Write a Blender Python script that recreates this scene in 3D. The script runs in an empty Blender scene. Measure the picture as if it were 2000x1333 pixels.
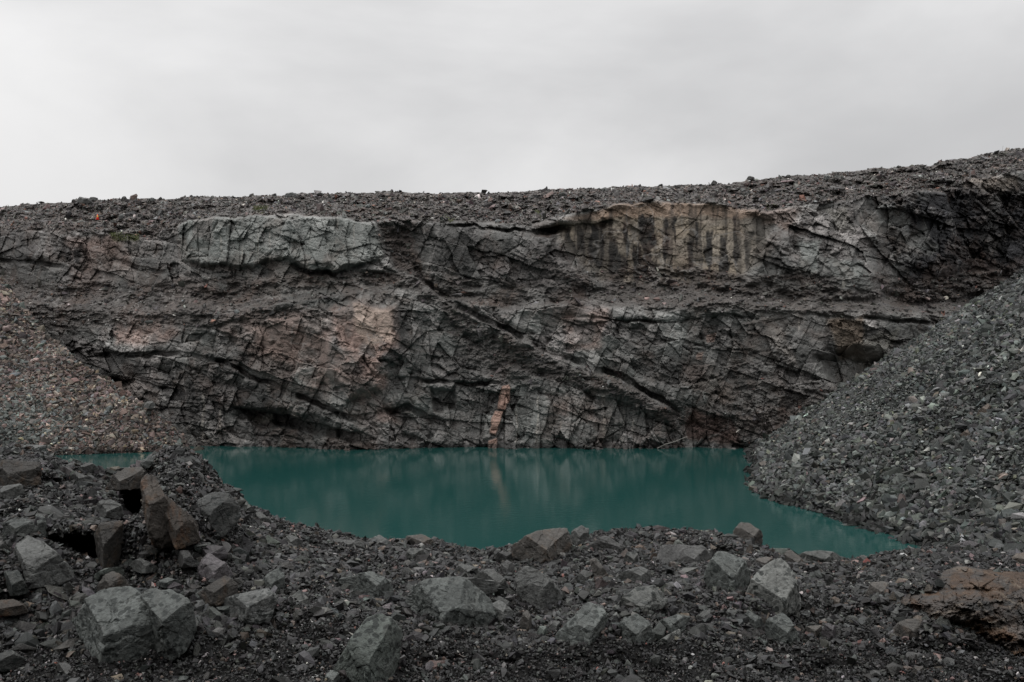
import bpy, bmesh, math, random
import numpy as np
from mathutils import Vector

# ------------------------------------------------------------------ camera
W0, H0, F = 2000.0, 1333.0, 1900.0
CX, CY = 1000.0, 666.5
sc = bpy.context.scene
col = sc.collection
cam_d = bpy.data.cameras.new("camera")
cam_d.sensor_width = 36.0
cam_d.lens = 36.0 * F / W0
cam_d.clip_start = 0.05
cam_d.clip_end = 3000
cam = bpy.data.objects.new("camera", cam_d)
cam.rotation_euler = (math.radians(90), 0, 0)
cam.location = (0, 0, 0)
col.objects.link(cam)
sc.camera = cam
sc.render.resolution_x, sc.render.resolution_y = 1024, 682
sc.view_settings.view_transform = 'Standard'
sc.view_settings.look = 'None'
sc.view_settings.exposure = 0.0
sc.view_settings.gamma = 1.0
sc.view_settings.use_curve_mapping = False
try:
    sc.cycles.max_bounces = 5
    sc.cycles.diffuse_bounces = 1
    sc.cycles.glossy_bounces = 2
except Exception:
    pass

# ------------------------------------------------------------------ overcast sky
SUN_EL, SUN_AZ = math.radians(64), math.radians(238)
world = bpy.data.worlds.new("World")
sc.world = world
world.use_nodes = True
nt = world.node_tree
nt.nodes.clear()
def N(tree, typ, **kw):
    n = tree.nodes.new(typ)
    for k, v in kw.items():
        setattr(n, k, v)
    return n
out = N(nt, 'ShaderNodeOutputWorld')
sky = N(nt, 'ShaderNodeTexSky', sky_type='NISHITA', sun_disc=False)
sky.sun_elevation = SUN_EL
sky.sun_rotation = SUN_AZ
sky.air_density = 1.0
sky.dust_density = 5.0
bg1 = N(nt, 'ShaderNodeBackground'); bg1.inputs[1].default_value = 0.05
nt.links.new(sky.outputs[0], bg1.inputs[0])
tc = N(nt, 'ShaderNodeTexCoord')
mp = N(nt, 'ShaderNodeMapping'); mp.inputs['Scale'].default_value = (1.0, 1.0, 2.2); mp.inputs['Location'].default_value = (0.35, 0.2, 0.45)
no = N(nt, 'ShaderNodeTexNoise'); no.inputs['Scale'].default_value = 1.5; no.inputs['Detail'].default_value = 7; no.inputs['Roughness'].default_value = 0.5; no.inputs['Distortion'].default_value = 0.25
cr = N(nt, 'ShaderNodeValToRGB')
cr.color_ramp.interpolation = 'EASE'
cr.color_ramp.elements[0].position = 0.34; cr.color_ramp.elements[0].color = (0.585, 0.585, 0.592, 1)
cr.color_ramp.elements[1].position = 0.68; cr.color_ramp.elements[1].color = (0.90, 0.895, 0.895, 1)
nt.links.new(tc.outputs['Generated'], mp.inputs['Vector'])
nt.links.new(mp.outputs[0], no.inputs['Vector'])
nt.links.new(no.outputs['Fac'], cr.inputs[0])
bg2 = N(nt, 'ShaderNodeBackground'); bg2.inputs[1].default_value = 1.0
sep = N(nt, 'ShaderNodeSeparateXYZ'); nt.links.new(tc.outputs['Generated'], sep.inputs[0])
el = N(nt, 'ShaderNodeMapRange'); nt.links.new(sep.outputs[2], el.inputs[0])     # an overcast sky is brightest overhead
el.inputs[1].default_value = .34; el.inputs[2].default_value = .95; el.inputs[3].default_value = 1.0; el.inputs[4].default_value = 2.9
el2 = N(nt, 'ShaderNodeMapRange'); nt.links.new(sep.outputs[2], el2.inputs[0])
el2.inputs[1].default_value = .08; el2.inputs[2].default_value = .30; el2.inputs[3].default_value = .93; el2.inputs[4].default_value = 1.10
em = N(nt, 'ShaderNodeMath', operation='MULTIPLY'); nt.links.new(el.outputs[0], em.inputs[0]); nt.links.new(el2.outputs[0], em.inputs[1])
nt.links.new(em.outputs[0], bg2.inputs[1])
nt.links.new(cr.outputs[0], bg2.inputs[0])
mx = N(nt, 'ShaderNodeMixShader'); mx.inputs[0].default_value = 0.93
nt.links.new(bg1.outputs[0], mx.inputs[1]); nt.links.new(bg2.outputs[0], mx.inputs[2])
nt.links.new(mx.outputs[0], out.inputs[0])

sun_d = bpy.data.lights.new("sun", 'SUN')
sun_d.energy = 1.2
sun_d.angle = math.radians(35)
sun_d.color = (1.0, 0.98, 0.95)
sun = bpy.data.objects.new("sun", sun_d)
sun.rotation_euler = (math.radians(14), math.radians(-22), 0)
col.objects.link(sun)

# ------------------------------------------------------------------ numpy noise
def h01(ix, iy, iz, seed):
    h = (ix.astype(np.int64) * 374761393 + iy.astype(np.int64) * 668265263 + iz.astype(np.int64) * 2147483647 + seed * 974634777) & 0xFFFFFFFF
    h = ((h ^ (h >> 13)) * 1274126177) & 0xFFFFFFFF
    h = ((h ^ (h >> 15)) * 2246822519) & 0xFFFFFFFF
    return ((h ^ (h >> 16)) & 0xFFFFFF) / float(0xFFFFFF)
def vn2(x, y, seed=0):
    ix = np.floor(x); iy = np.floor(y); fx = x - ix; fy = y - iy
    fx = fx * fx * (3 - 2 * fx); fy = fy * fy * (3 - 2 * fy); z = np.zeros_like(ix)
    a = h01(ix, iy, z, seed); b = h01(ix + 1, iy, z, seed); c = h01(ix, iy + 1, z, seed); d = h01(ix + 1, iy + 1, z, seed)
    return (a * (1 - fx) + b * fx) * (1 - fy) + (c * (1 - fx) + d * fx) * fy - 0.5
def fbm2(x, y, seed=0, octv=4, g=0.5):
    r = 0; a = 1.0
    for i in range(octv):
        r = r + a * vn2(x * 2 ** i + 13.7 * i, y * 2 ** i - 7.1 * i, seed + i); a *= g
    return r
def vn3(p, seed=0):
    ip = np.floor(p); f = p - ip; f = f * f * (3 - 2 * f); r = 0
    for dx in (0, 1):
        wx = f[:, 0] if dx else 1 - f[:, 0]
        for dy in (0, 1):
            wy = f[:, 1] if dy else 1 - f[:, 1]
            for dz in (0, 1):
                wz = f[:, 2] if dz else 1 - f[:, 2]
                r = r + wx * wy * wz * h01(ip[:, 0] + dx, ip[:, 1] + dy, ip[:, 2] + dz, seed)
    return r - 0.5
def fbm3(p, seed=0, octv=4, g=0.5):
    r = 0; a = 1.0
    for i in range(octv):
        r = r + a * vn3(p * 2 ** i + 5.3 * i, seed + i); a *= g
    return r
def vor2(x, y, seed=0):
    ix = np.floor(x); iy = np.floor(y); z = np.zeros_like(ix)
    F1 = np.full(x.shape, 9.0); F2 = np.full(x.shape, 9.0)
    bx = np.zeros_like(x); by = np.zeros_like(x); dx1 = np.zeros_like(x); dy1 = np.zeros_like(x)
    for i in (-1, 0, 1):
        for j in (-1, 0, 1):
            cx = ix + i; cy = iy + j
            px = cx + h01(cx, cy, z, seed); py = cy + h01(cx, cy, z, seed + 91)
            d = np.sqrt((x - px) ** 2 + (y - py) ** 2)
            m = d < F1
            F2 = np.where(m, F1, np.minimum(F2, d))
            F1 = np.where(m, d, F1)
            bx = np.where(m, cx, bx); by = np.where(m, cy, by)
            dx1 = np.where(m, x - px, dx1); dy1 = np.where(m, y - py, dy1)
    r1 = h01(bx, by, z, seed + 7); r2 = h01(bx, by, z, seed + 17); r3 = h01(bx, by, z, seed + 27)
    return F1, F2, r1 - 0.5, r2 - 0.5, r3 - 0.5, dx1, dy1
def smooth(a, b, x):
    t = np.clip((x - a) / (b - a), 0, 1); return t * t * (3 - 2 * t)
def inpoly(x, y, poly):
    c = np.zeros(x.shape, bool); n = len(poly)
    for i in range(n):
        x1, y1 = poly[i]; x2, y2 = poly[(i + 1) % n]
        if y1 == y2: continue
        m = ((y1 > y) != (y2 > y)) & (x < (x2 - x1) * (y - y1) / (y2 - y1) + x1)
        c ^= m
    return c
def polydist(x, y, poly):
    """signed distance in the plane, positive inside"""
    D = np.full(x.shape, 1e9); n = len(poly)
    for i in range(n):
        x1, y1 = poly[i]; x2, y2 = poly[(i + 1) % n]
        ex, ey = x2 - x1, y2 - y1
        t = np.clip(((x - x1) * ex + (y - y1) * ey) / (ex * ex + ey * ey + 1e-9), 0, 1)
        D = np.minimum(D, np.hypot(x - x1 - t * ex, y - y1 - t * ey))
    return np.where(inpoly(x, y, poly), D, -D)
def soft(x, y, poly, w=8.0):
    """0..1 mask with the polygon's bounding box as a quick reject"""
    xs = [p[0] for p in poly]; ys = [p[1] for p in poly]
    m = (x > min(xs) - 3 * w) & (x < max(xs) + 3 * w) & (y > min(ys) - 3 * w) & (y < max(ys) + 3 * w)
    r = np.zeros(x.shape)
    r[m] = smooth(-w, w, polydist(x[m], y[m], poly))
    return r
def interp(x, pts):
    return np.interp(x, [p[0] for p in pts], [p[1] for p in pts])
def unproj(px, py, d):
    d = d + 0.0 * np.asarray(px)
    return np.stack([(px - CX) / F * d, d, (CY - py) / F * d], -1)

# ------------------------------------------------------------------ mesh helpers
def tri_mesh(name, V, T, mat, C=None, smooth_=False, parent=None, link=True):
    me = bpy.data.meshes.new(name)
    nv, nt_ = len(V), len(T)
    k = T.shape[1]
    me.vertices.add(nv); me.vertices.foreach_set('co', np.ascontiguousarray(V, np.float32).ravel())
    me.loops.add(nt_ * k); me.loops.foreach_set('vertex_index', np.ascontiguousarray(T, np.int32).ravel())
    me.polygons.add(nt_)
    me.polygons.foreach_set('loop_start', np.arange(0, nt_ * k, k, dtype=np.int32))
    try: me.polygons.foreach_set('loop_total', np.full(nt_, k, np.int32))
    except Exception: pass
    if C is not None:
        ca = me.color_attributes.new('Col', 'FLOAT_COLOR', 'POINT')
        c4 = np.ones((nv, 4), np.float32); c4[:, :3] = C
        ca.data.foreach_set('color', c4.ravel())
    me.update(calc_edges=True)
    if smooth_: me.shade_smooth()
    else: me.shade_flat()
    me.materials.append(mat)
    o = bpy.data.objects.new(name, me)
    if link: col.objects.link(o)
    if parent: o.parent = parent
    return o
def grid_faces(H, W):
    i = np.arange(H * W).reshape(H, W)
    return np.stack([i[:-1, :-1], i[:-1, 1:], i[1:, 1:], i[1:, :-1]], -1).reshape(-1, 4)
def tag(o, label=None, cat=None, group=None, kind=None):
    if label: o['label'] = label
    if cat: o['category'] = cat
    if group: o['group'] = group
    if kind: o['kind'] = kind
    return o
def empty(name, loc):
    o = bpy.data.objects.new(name, None); col.objects.link(o); o.location = loc; return o

# ------------------------------------------------------------------ materials
def rock_material(name, rough=0.62, bump_scales=((6, .05), (30, .012)), spots=None, rust=None, veins=None, coord='Object', var=0.5, spec=0.18):
    m = bpy.data.materials.new(name); m.use_nodes = True
    t = m.node_tree; t.nodes.clear(); L = t.links.new
    o = N(t, 'ShaderNodeOutputMaterial'); p = N(t, 'ShaderNodeBsdfPrincipled')
    L(p.outputs[0], o.inputs[0])
    tcn = N(t, 'ShaderNodeTexCoord')
    src = tcn.outputs['Object']
    at = N(t, 'ShaderNodeAttribute'); at.attribute_name = 'Col'
    cur = at.outputs['Color']
    def noise(s, det=6, r=0.6, dist=0.0):
        n = N(t, 'ShaderNodeTexNoise'); n.inputs['Scale'].default_value = s; n.inputs['Detail'].default_value = det
        n.inputs['Roughness'].default_value = r; n.inputs['Distortion'].default_value = dist; L(src, n.inputs['Vector']); return n.outputs['Fac']
    def ramp(f, a, b, ca=0.0, cb=1.0):
        r = N(t, 'ShaderNodeMapRange'); L(f, r.inputs[0]); r.inputs[1].default_value = a; r.inputs[2].default_value = b
        r.inputs[3].default_value = ca; r.inputs[4].default_value = cb; return r.outputs[0]
    def mixc(f, a, b, mode='MIX'):
        x = N(t, 'ShaderNodeMix', data_type='RGBA', blend_type=mode)
        if isinstance(f, float): x.inputs[0].default_value = f
        else: L(f, x.inputs[0])
        for s, v in ((6, a), (7, b)):
            if isinstance(v, tuple): x.inputs[s].default_value = (*v, 1)
            else: L(v, x.inputs[s])
        return x.outputs[2]
    # tonal mottling
    b0 = bump_scales[0][0]
    for s, a in ((b0 * 0.7, var), (b0 * 5, var * 0.9)):
        v = ramp(noise(s), .3, .7, 1 - a, 1 + a)
        vc = N(t, 'ShaderNodeCombineColor'); [L(v, vc.inputs[k]) for k in range(3)]
        cur = mixc(1.0, cur, vc.outputs[0], 'MULTIPLY')
    if rust:
        s, amt, rc = rust
        f = ramp(noise(s, 8, .65, .6), .5, .62, 0, amt)
        cur = mixc(f, cur, rc)
        f = ramp(noise(s * 1.9, 6, .6), .56, .66, 0, amt * .7)
        cur = mixc(f, cur, (rc[0] * 1.3, rc[1] * 1.5, rc[2] * 1.6))
    if spots:
        s, amt = spots
        vo = N(t, 'ShaderNodeTexVoronoi'); vo.inputs['Scale'].default_value = s; vo.inputs['Randomness'].default_value = 1
        mpn = N(t, 'ShaderNodeVectorMath', operation='ADD'); nz = N(t, 'ShaderNodeTexNoise'); nz.inputs['Scale'].default_value = s * 1.2; L(src, nz.inputs['Vector'])
        sc_ = N(t, 'ShaderNodeVectorMath', operation='SCALE'); L(nz.outputs['Color'], sc_.inputs[0]); sc_.inputs['Scale'].default_value = 1.2 / s
        L(src, mpn.inputs[0]); L(sc_.outputs[0], mpn.inputs[1]); L(mpn.outputs[0], vo.inputs['Vector'])
        f = ramp(vo.outputs['Distance'], .40, .47, amt, 0)
        g = ramp(noise(s * .25, 3), .36, .48)
        mu = N(t, 'ShaderNodeMath', operation='MULTIPLY'); L(f, mu.inputs[0]); L(g, mu.inputs[1])
        cur = mixc(mu.outputs[0], cur, (.018, .021, .02))
    if veins:
        s, amt, vc_ = veins
        wv = N(t, 'ShaderNodeTexNoise'); wv.noise_dimensions = '3D'; wv.inputs['Scale'].default_value = s; wv.inputs['Detail'].default_value = 3; wv.inputs['Distortion'].default_value = .8; L(src, wv.inputs['Vector'])
        ab = N(t, 'ShaderNodeMath', operation='SUBTRACT'); L(wv.outputs['Fac'], ab.inputs[0]); ab.inputs[1].default_value = .5
        ab2 = N(t, 'ShaderNodeMath', operation='ABSOLUTE'); L(ab.outputs[0], ab2.inputs[0])
        f = ramp(ab2.outputs[0], .002, .012, amt, 0)
        cur = mixc(f, cur, vc_)
    L(cur, p.inputs['Base Color'])
    rr = ramp(noise(b0 * 2, 4), .3, .7, rough - .14, rough + .14); L(rr, p.inputs['Roughness'])
    p.inputs['Specular IOR Level'].default_value = spec
    last = None
    for s, d in bump_scales:
        bn = N(t, 'ShaderNodeBump'); bn.inputs['Distance'].default_value = d; bn.inputs['Strength'].default_value = 1.0
        L(noise(s, 8, .68, .3), bn.inputs['Height'])
        if last is not None: L(last, bn.inputs['Normal'])
        last = bn.outputs[0]
    L(last, p.inputs['Normal'])
    return m
M_cliff = rock_material('cliff_rock', .62, ((.9, .22), (3.2, .12)), var=.30, rust=(.16, .35, (.085, .055, .042)), veins=(.12, .35, (.25, .24, .23)))
M_scree = rock_material('scree_stone', .6, ((3, .05), (9, .02)), var=.25)
M_gravel = rock_material('gravel_stone', .42, ((60, .003), (160, .001)), var=.25, spec=.22)
M_ground = rock_material('ground_grit', .6, ((45, .012), (170, .005)), var=.45, spec=.1)
M_plain = rock_material('grey_rock', .55, ((9, .03), (45, .009)), var=.42, veins=(1.6, .12, (.16, .16, .15)))
M_spot = rock_material('speckled_rock', .55, ((9, .026), (45, .008)), var=.36, spots=(24, .82), veins=(1.3, .12, (.16, .16, .15)))
M_rust = rock_material('rusty_rock', .6, ((8, .035), (38, .008)), var=.35, rust=(3.2, .8, (.085, .038, .016)))
M_frust = rock_material('faintly_rusty_rock', .58, ((9, .025), (42, .007)), var=.32, rust=(4.5, .5, (.07, .04, .022)))
M_outcrop = rock_material('outcrop_rock', .6, ((7, .03), (34, .008)), var=.35, rust=(5, .3, (.075, .042, .022)), veins=(2.2, .3, (.2, .17, .13)))
M_far = rock_material('far_rock', .6, ((2, .10), (7, .03)), var=.3)

# ------------------------------------------------------------------ rock variants
def hull_variant(rs, n, flat):
    bm = bmesh.new()
    p = rs.normal(size=(n, 3)); p /= np.linalg.norm(p, axis=1)[:, None]
    p *= rs.uniform(.7, 1.05, (n, 1)); p[:, 2] *= flat; p[:, 1] *= rs.uniform(.55, .95)
    for q in p: bm.verts.new(q)
    bmesh.ops.convex_hull(bm, input=bm.verts)
    bmesh.ops.delete(bm, geom=[v for v in bm.verts if not v.link_faces], context='VERTS')
    bmesh.ops.triangulate(bm, faces=bm.faces[:])
    bm.verts.index_update()
    V = np.array([v.co[:] for v in bm.verts]); T = np.array([[v.index for v in f.verts] for f in bm.faces])
    bm.free(); return V, T
RS = np.random.RandomState(7)
SMALL = [hull_variant(RS, 8, RS.uniform(.4, .8)) for _ in range(16)]
MEDIUM = [hull_variant(RS, 13, RS.uniform(.4, .85)) for _ in range(24)]
CHUNK = [hull_variant(RS, 9, RS.uniform(.6, .95)) for _ in range(20)]
def rand_rots(n, rs, tilt):
    a = rs.uniform(0, 2 * np.pi, n); ax = rs.uniform(0, 2 * np.pi, n); t = rs.normal(0, tilt, n)
    Rz = np.zeros((n, 3, 3)); Rz[:, 0, 0] = np.cos(a); Rz[:, 0, 1] = -np.sin(a); Rz[:, 1, 0] = np.sin(a); Rz[:, 1, 1] = np.cos(a); Rz[:, 2, 2] = 1
    k = np.stack([np.cos(ax), np.sin(ax), np.zeros(n)], -1); K = np.zeros((n, 3, 3))
    K[:, 0, 1] = -k[:, 2]; K[:, 0, 2] = k[:, 1]; K[:, 1, 0] = k[:, 2]; K[:, 1, 2] = -k[:, 0]; K[:, 2, 0] = -k[:, 1]; K[:, 2, 1] = k[:, 0]
    Rt = np.eye(3)[None] + np.sin(t)[:, None, None] * K + (1 - np.cos(t))[:, None, None] * (K @ K)
    return Rt @ Rz
def rot_to(nrm):
    """rotations that carry +z to each normal"""
    n = len(nrm); z = nrm; x = np.cross(np.tile([0, 1., 0], (n, 1)), z); x /= np.linalg.norm(x, axis=1)[:, None] + 1e-9
    y = np.cross(z, x); return np.stack([x, y, z], -1)
def stones(name, P, S, C, variants, mat, rs, tilt=.5, nrm=None, elong=.35):
    n = len(P); R = rand_rots(n, rs, tilt)
    if nrm is not None: R = rot_to(nrm) @ R
    vi = rs.randint(0, len(variants), n)
    sc3 = S[:, None] * np.exp(rs.normal(0, elong, (n, 3)))
    VV, TT, CC = [], [], []; off = 0
    for k, (V, T) in enumerate(variants):
        idx = np.where(vi == k)[0]
        if not len(idx): continue
        q = V[None] * sc3[idx][:, None, :]
        q = np.einsum('nij,nvj->nvi', R[idx], q) + P[idx][:, None, :]
        VV.append(q.reshape(-1, 3)); TT.append((T[None] + (np.arange(len(idx)) * len(V))[:, None, None] + off).reshape(-1, 3))
        CC.append(np.repeat(C[idx], len(V), 0)); off += len(idx) * len(V)
    return tri_mesh(name, np.concatenate(VV), np.concatenate(TT), mat, np.concatenate(CC))
def sample_grid(P, mask, n, rs):
    """points and normals spread evenly by area over a (H,W,3) grid, thinned by mask"""
    a = P[1:, :-1] - P[:-1, :-1]; b = P[:-1, 1:] - P[:-1, :-1]
    nr = np.cross(b, a); A = np.linalg.norm(nr, axis=-1); m = (mask[:-1, :-1] * A).ravel()
    nr = nr / (A[..., None] + 1e-9)
    c = rs.choice(len(m), n, p=m / m.sum()); i, j = np.unravel_index(c, A.shape)
    u = rs.rand(n, 1); v = rs.rand(n, 1)
    q = (P[i, j] * (1 - u) + P[i, j + 1] * u) * (1 - v) + (P[i + 1, j] * (1 - u) + P[i + 1, j + 1] * u) * v
    nn = nr[i, j]; nn = np.where(nn[:, 1:2] * q[:, 1:2] + nn[:, 0:1] * q[:, 0:1] + nn[:, 2:3] * q[:, 2:3] > 0, -nn, nn)
    return q, nn, i, j
def tints(n, rs, base, pal, jit=.3, bright=None):
    """per-stone colour: base with brightness jitter, some taken from a palette [(prob, colour)]"""
    C = np.tile(np.array(base, float), (n, 1)); r = rs.rand(n); acc = 0
    for pr, c in pal:
        m = (r >= acc) & (r < acc + pr); C[m] = c; acc += pr
    return C * np.exp(rs.normal(0, jit, (n, 1))) * (1 + rs.normal(0, .04, (n, 3)))

# ================================================================== THE QUARRY WALL
WATER_Z = -12.0
LA = [(-1000, 176), (-300, 150), (0, 133), (130, 122), (290, 114.5), (370, 109.5), (600, 108.5), (900, 108), (1470, 108), (1720, 112), (1850, 116), (2000, 120), (2400, 126), (3000, 140)]
PYL = [(-1000, 590), (0, 585), (400, 598), (640, 575), (800, 565), (1000, 600), (1150, 590), (1400, 578), (1720, 598), (1850, 600), (3000, 600)]
PYT = [(-1000, 470), (0, 450), (130, 455), (300, 470), (370, 428), (560, 420), (700, 430), (850, 437), (1050, 440), (1120, 420), (1200, 400), (1290, 394), (1420, 402), (1500, 415), (1560, 402), (1700, 394), (1850, 375), (1900, 350), (2000, 342), (2400, 330), (3000, 320)]
PYC = [(-1000, 440), (-300, 425), (0, 404), (60, 399), (140, 394), (155, 387), (190, 389), (240, 390), (330, 389), (400, 382), (440, 386), (560, 380), (640, 378), (740, 376), (850, 379), (900, 377), (1000, 375), (1080, 370), (1150, 369), (1230, 364), (1300, 364), (1400, 359), (1420, 360), (1440, 355), (1550, 344), (1650, 337), (1700, 330), (1800, 324), (1815, 325), (1835, 317), (1880, 312), (1900, 305), (1950, 295), (1990, 289), (2010, 291), (2200, 280), (2600, 290), (3000, 320)]
STEP = 1.55
gx = np.concatenate([np.linspace(-1000, -60, 150, endpoint=False), np.arange(-60, 2060, STEP), np.linspace(2062, 3000, 150)])
# rows are a blend between crest (t=1) and a little below the water (t=0)
rowt = np.concatenate([np.linspace(0, 1, int(500 / STEP))])
PX, TT_ = np.meshgrid(gx, rowt)
pyc = interp(PX, PYC) + fbm2(PX / 26, PX * 0, 51, 3) * 4.0 + fbm2(PX / 7, PX * 0 + 3, 57, 2) * 1.6
PY = 897 + (pyc - 897) * TT_
pyt = interp(PX, PYT) + fbm2(PX / 60, PX * 0 + .5, 3, 4) * 12
pyl = interp(PX, PYL) + fbm2(PX / 90, PX * 0 + .5, 5, 4) * 16
half = np.exp(1.1 * fbm2(PX / 120, PX * 0 + 9, 15, 3)) * interp(PX, [(-1000, 26), (0, 26), (420, 16), (640, 12), (1000, 7), (1120, 10), (1220, 17), (1500, 17), (1720, 13), (1850, 13), (3000, 12)])
bowl = fbm2(PX / 330, PY / 900, 11, 2)
D0 = interp(PX, LA) + 3.5 * bowl
# profile over height
lowf = np.clip((892 - PY) / (892 - (pyl + half)), 0, 1)
ledf = smooth(0, 1, np.clip((pyl + half - PY) / (2 * half), 0, 1))
upf = np.clip((pyl - half - PY) / ((pyl - half) - pyt), 0, 1)
rimf = np.clip((pyt - PY) / (pyt - pyc + 1e-6), 0, 1)
Dep = D0 + 3.4 * lowf + 0.22 * half * ledf + 2.6 * upf + 15 * rimf ** 1.2
GRAV = np.maximum(smooth(0.0, .12, rimf), 0.9 * smooth(0, .2, ledf) * smooth(0, .25, 1 - upf * 4) * (.35 + .65 * smooth(-.3, .2, fbm2(PX / 60, PY / 20, 173, 3))))
# domain warp
wx = PX + 26 * fbm2(PX / 120, PY / 120, 21, 4); wy = PY + 26 * fbm2(PX / 120, PY / 120, 31, 4)
jx = PX + 10 * fbm2(PX / 26, PY / 26, 41, 3); jy = PY + 10 * fbm2(PX / 26, PY / 26, 43, 3)
def msk(poly, w=8): return soft(jx, jy, poly, w)
# loose debris regions
for poly, a in (([(1180, 545), (1300, 545), (1480, 552), (1560, 585), (1800, 600), (1880, 612), (1500, 608), (1300, 605), (1150, 590)], .95),
                ([(735, 430), (790, 440), (835, 560), (900, 610), (830, 590), (770, 520), (742, 470)], .8),
                ([(-60, 530), (120, 560), (340, 580), (420, 600), (700, 600), (420, 640), (200, 640), (60, 640), (-60, 600)], .8),
                ([(830, 560), (950, 640), (1080, 700), (1120, 730), (1000, 690), (880, 640)], .85),
                ([(1060, 700), (1200, 735), (1300, 790), (1340, 840), (1240, 790), (1080, 745), (940, 700)], .85),
                ([(870, 640), (1000, 680), (1060, 760), (960, 740), (900, 690)], .5),
                ([(1040, 490), (1150, 540), (1200, 560), (1120, 560), (1050, 520)], .7),
                ([(1450, 730), (1540, 740), (1680, 760), (1560, 850), (1470, 870), (1400, 830)], .45)):
    GRAV = np.maximum(GRAV, a * msk(poly, 12))
# undercuts (polyline, protrusion above, recess below, debris apron below)
E = np.zeros_like(PX)
def undercut(line, A, B, apron, hgt=16, w=9):
    xs = [p[0] for p in line]
    ly = np.interp(jx, xs, [p[1] for p in line]) + 6 * fbm2(PX / 22, PX * 0, int(xs[0]), 3)
    fade = smooth(xs[0] - 10, xs[0] + 30, PX) * (1 - smooth(xs[-1] - 30, xs[-1] + 10, PX))
    fade = fade * (0.2 + .8 * smooth(-.3, .35, fbm2(PX / 40, PY / 200, int(xs[0]) + 3, 3)))
    s = PY - ly
    e = -A * np.exp(-((s + hgt) / hgt) ** 2) * (s < 0) - A * 0 * s
    e = e + B * smooth(-2, 1, s) * (1 - smooth(w, w * 1.9, s))
    e = e - apron * smooth(w, w * 2.2, s) * (1 - smooth(w * 3, w * 8, s))
    return e * fade
E += undercut([(800, 505), (835, 545), (880, 585), (950, 617), (1060, 674), (1130, 702), (1200, 724), (1290, 772), (1325, 800)], 0.6, 1.6, 1.7, 16, 8)
E += undercut([(180, 690), (330, 686), (420, 697), (480, 722), (560, 762), (640, 795), (730, 838)], 0.6, 1.7, .8, 14, 6)
E += undercut([(575, 520), (600, 528), (660, 532), (752, 500)], 1.0, 2.2, .5, 14, 6)
E += undercut([(1040, 450), (1120, 440), (1205, 432)], 1.2, 2.6, .2, 8, 9)
E += undercut([(1130, 618), (1300, 627), (1420, 613), (1500, 620)], .5, .7, .3, 8, 3)
E += undercut([(455, 797), (560, 812), (640, 835), (720, 850)], .8, 2.8, .3, 14, 14)
E += undercut([(1540, 608), (1700, 620), (1870, 632)], .5, .7, .2, 8, 4)
E += undercut([(-60, 505), (60, 508), (130, 520)], .6, 1.8, .2, 10, 5)
E += undercut([(220, 505), (260, 517), (320, 528)], .6, 1.8, .2, 10, 6)
E += undercut([(140, 722), (200, 738), (280, 745), (370, 770)], .6, 2.0, .2, 10, 8)
E += undercut([(760, 735), (860, 742), (980, 748)], .5, 1.5, .3, 10, 5)
E += undercut([(630, 800), (700, 812), (800, 790), (860, 820)], .8, 2.2, .2, 12, 9)
E += undercut([(860, 437), (960, 442), (1050, 452)], .5, 1.2, .2, 5, 4)
# big masses
green = msk([(352, 432), (420, 420), (560, 425), (640, 418), (735, 438), (752, 470), (745, 505), (660, 530), (600, 530), (560, 500), (470, 520), (360, 510), (345, 470)], 5)
green = green * (1 - smooth(0, .12, rimf))
E -= 1.2 * green
E += 1.3 * msk([(752, 440), (800, 440), (840, 540), (800, 540), (765, 500)], 22)
E -= 1.2 * msk([(840, 440), (1050, 455), (1130, 520), (1180, 560), (1120, 600), (960, 600), (860, 570), (830, 520)], 20)
brown = msk([(1085, 445), (1190, 408), (1300, 394), (1440, 403), (1505, 430), (1495, 500), (1430, 550), (1240, 555), (1180, 545), (1130, 500)], 12)
E += .7 * brown
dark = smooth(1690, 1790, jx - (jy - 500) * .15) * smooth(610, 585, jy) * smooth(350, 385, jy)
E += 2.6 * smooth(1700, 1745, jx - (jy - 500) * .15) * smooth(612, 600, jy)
E -= 1.2 * msk([(1500, 460), (1600, 450), (1700, 500), (1720, 580), (1560, 590), (1500, 540)], 14)
E += 3.5 * msk([(1600, 700), (1650, 690), (1720, 700), (1680, 760), (1620, 750)], 18)
E -= 1.8 * msk([(640, 610), (700, 585), (770, 600), (775, 690), (740, 760), (680, 780), (640, 720)], 12)
E += 1.6 * msk([(845, 765), (885, 765), (890, 800), (850, 800)], 5)
E += 1.8 * msk([(470, 800), (560, 800), (580, 830), (500, 835)], 6)
E += .8 * msk([(1310, 800), (1420, 850), (1470, 872), (1330, 878), (1300, 850)], 14)
# fracture blocks
orange_polys = [[(980, 755), (995, 751), (998, 775), (987, 802), (970, 799)], [(966, 803), (984, 803), (976, 830), (968, 850), (956, 847), (960, 822)], [(953, 862), (972, 856), (970, 884), (952, 884)]]
orm = np.maximum.reduce([soft(PX + 3 * fbm2(PX / 8, PY / 8, 5, 2), PY, q_, 1.5) for q_ in orange_polys])
E -= .5 * orm
soft_face = np.clip(orm + brown * .8 + .75 * msk([(650, 600), (710, 585), (770, 605), (760, 670), (690, 680), (655, 640)], 6) + .4 * green
     + .7 * msk([(1560, 470), (1600, 465), (1600, 530), (1560, 540)], 6) + .7 * msk([(1625, 505), (1680, 510), (1705, 560), (1640, 565)], 6) + .5 * msk([(1520, 610), (1620, 610), (1610, 690), (1570, 690)], 6), 0, 1)
crack = np.zeros_like(PX); cellv = np.zeros_like(PX); cells2 = np.zeros_like(PX); Ef = np.zeros_like(PX)
jnt = (1 - .93 * GRAV)
vert = smooth(740, 800, PY) * smooth(880, 960, PX) + green * .9     # vertical jointing low on the right
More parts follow.
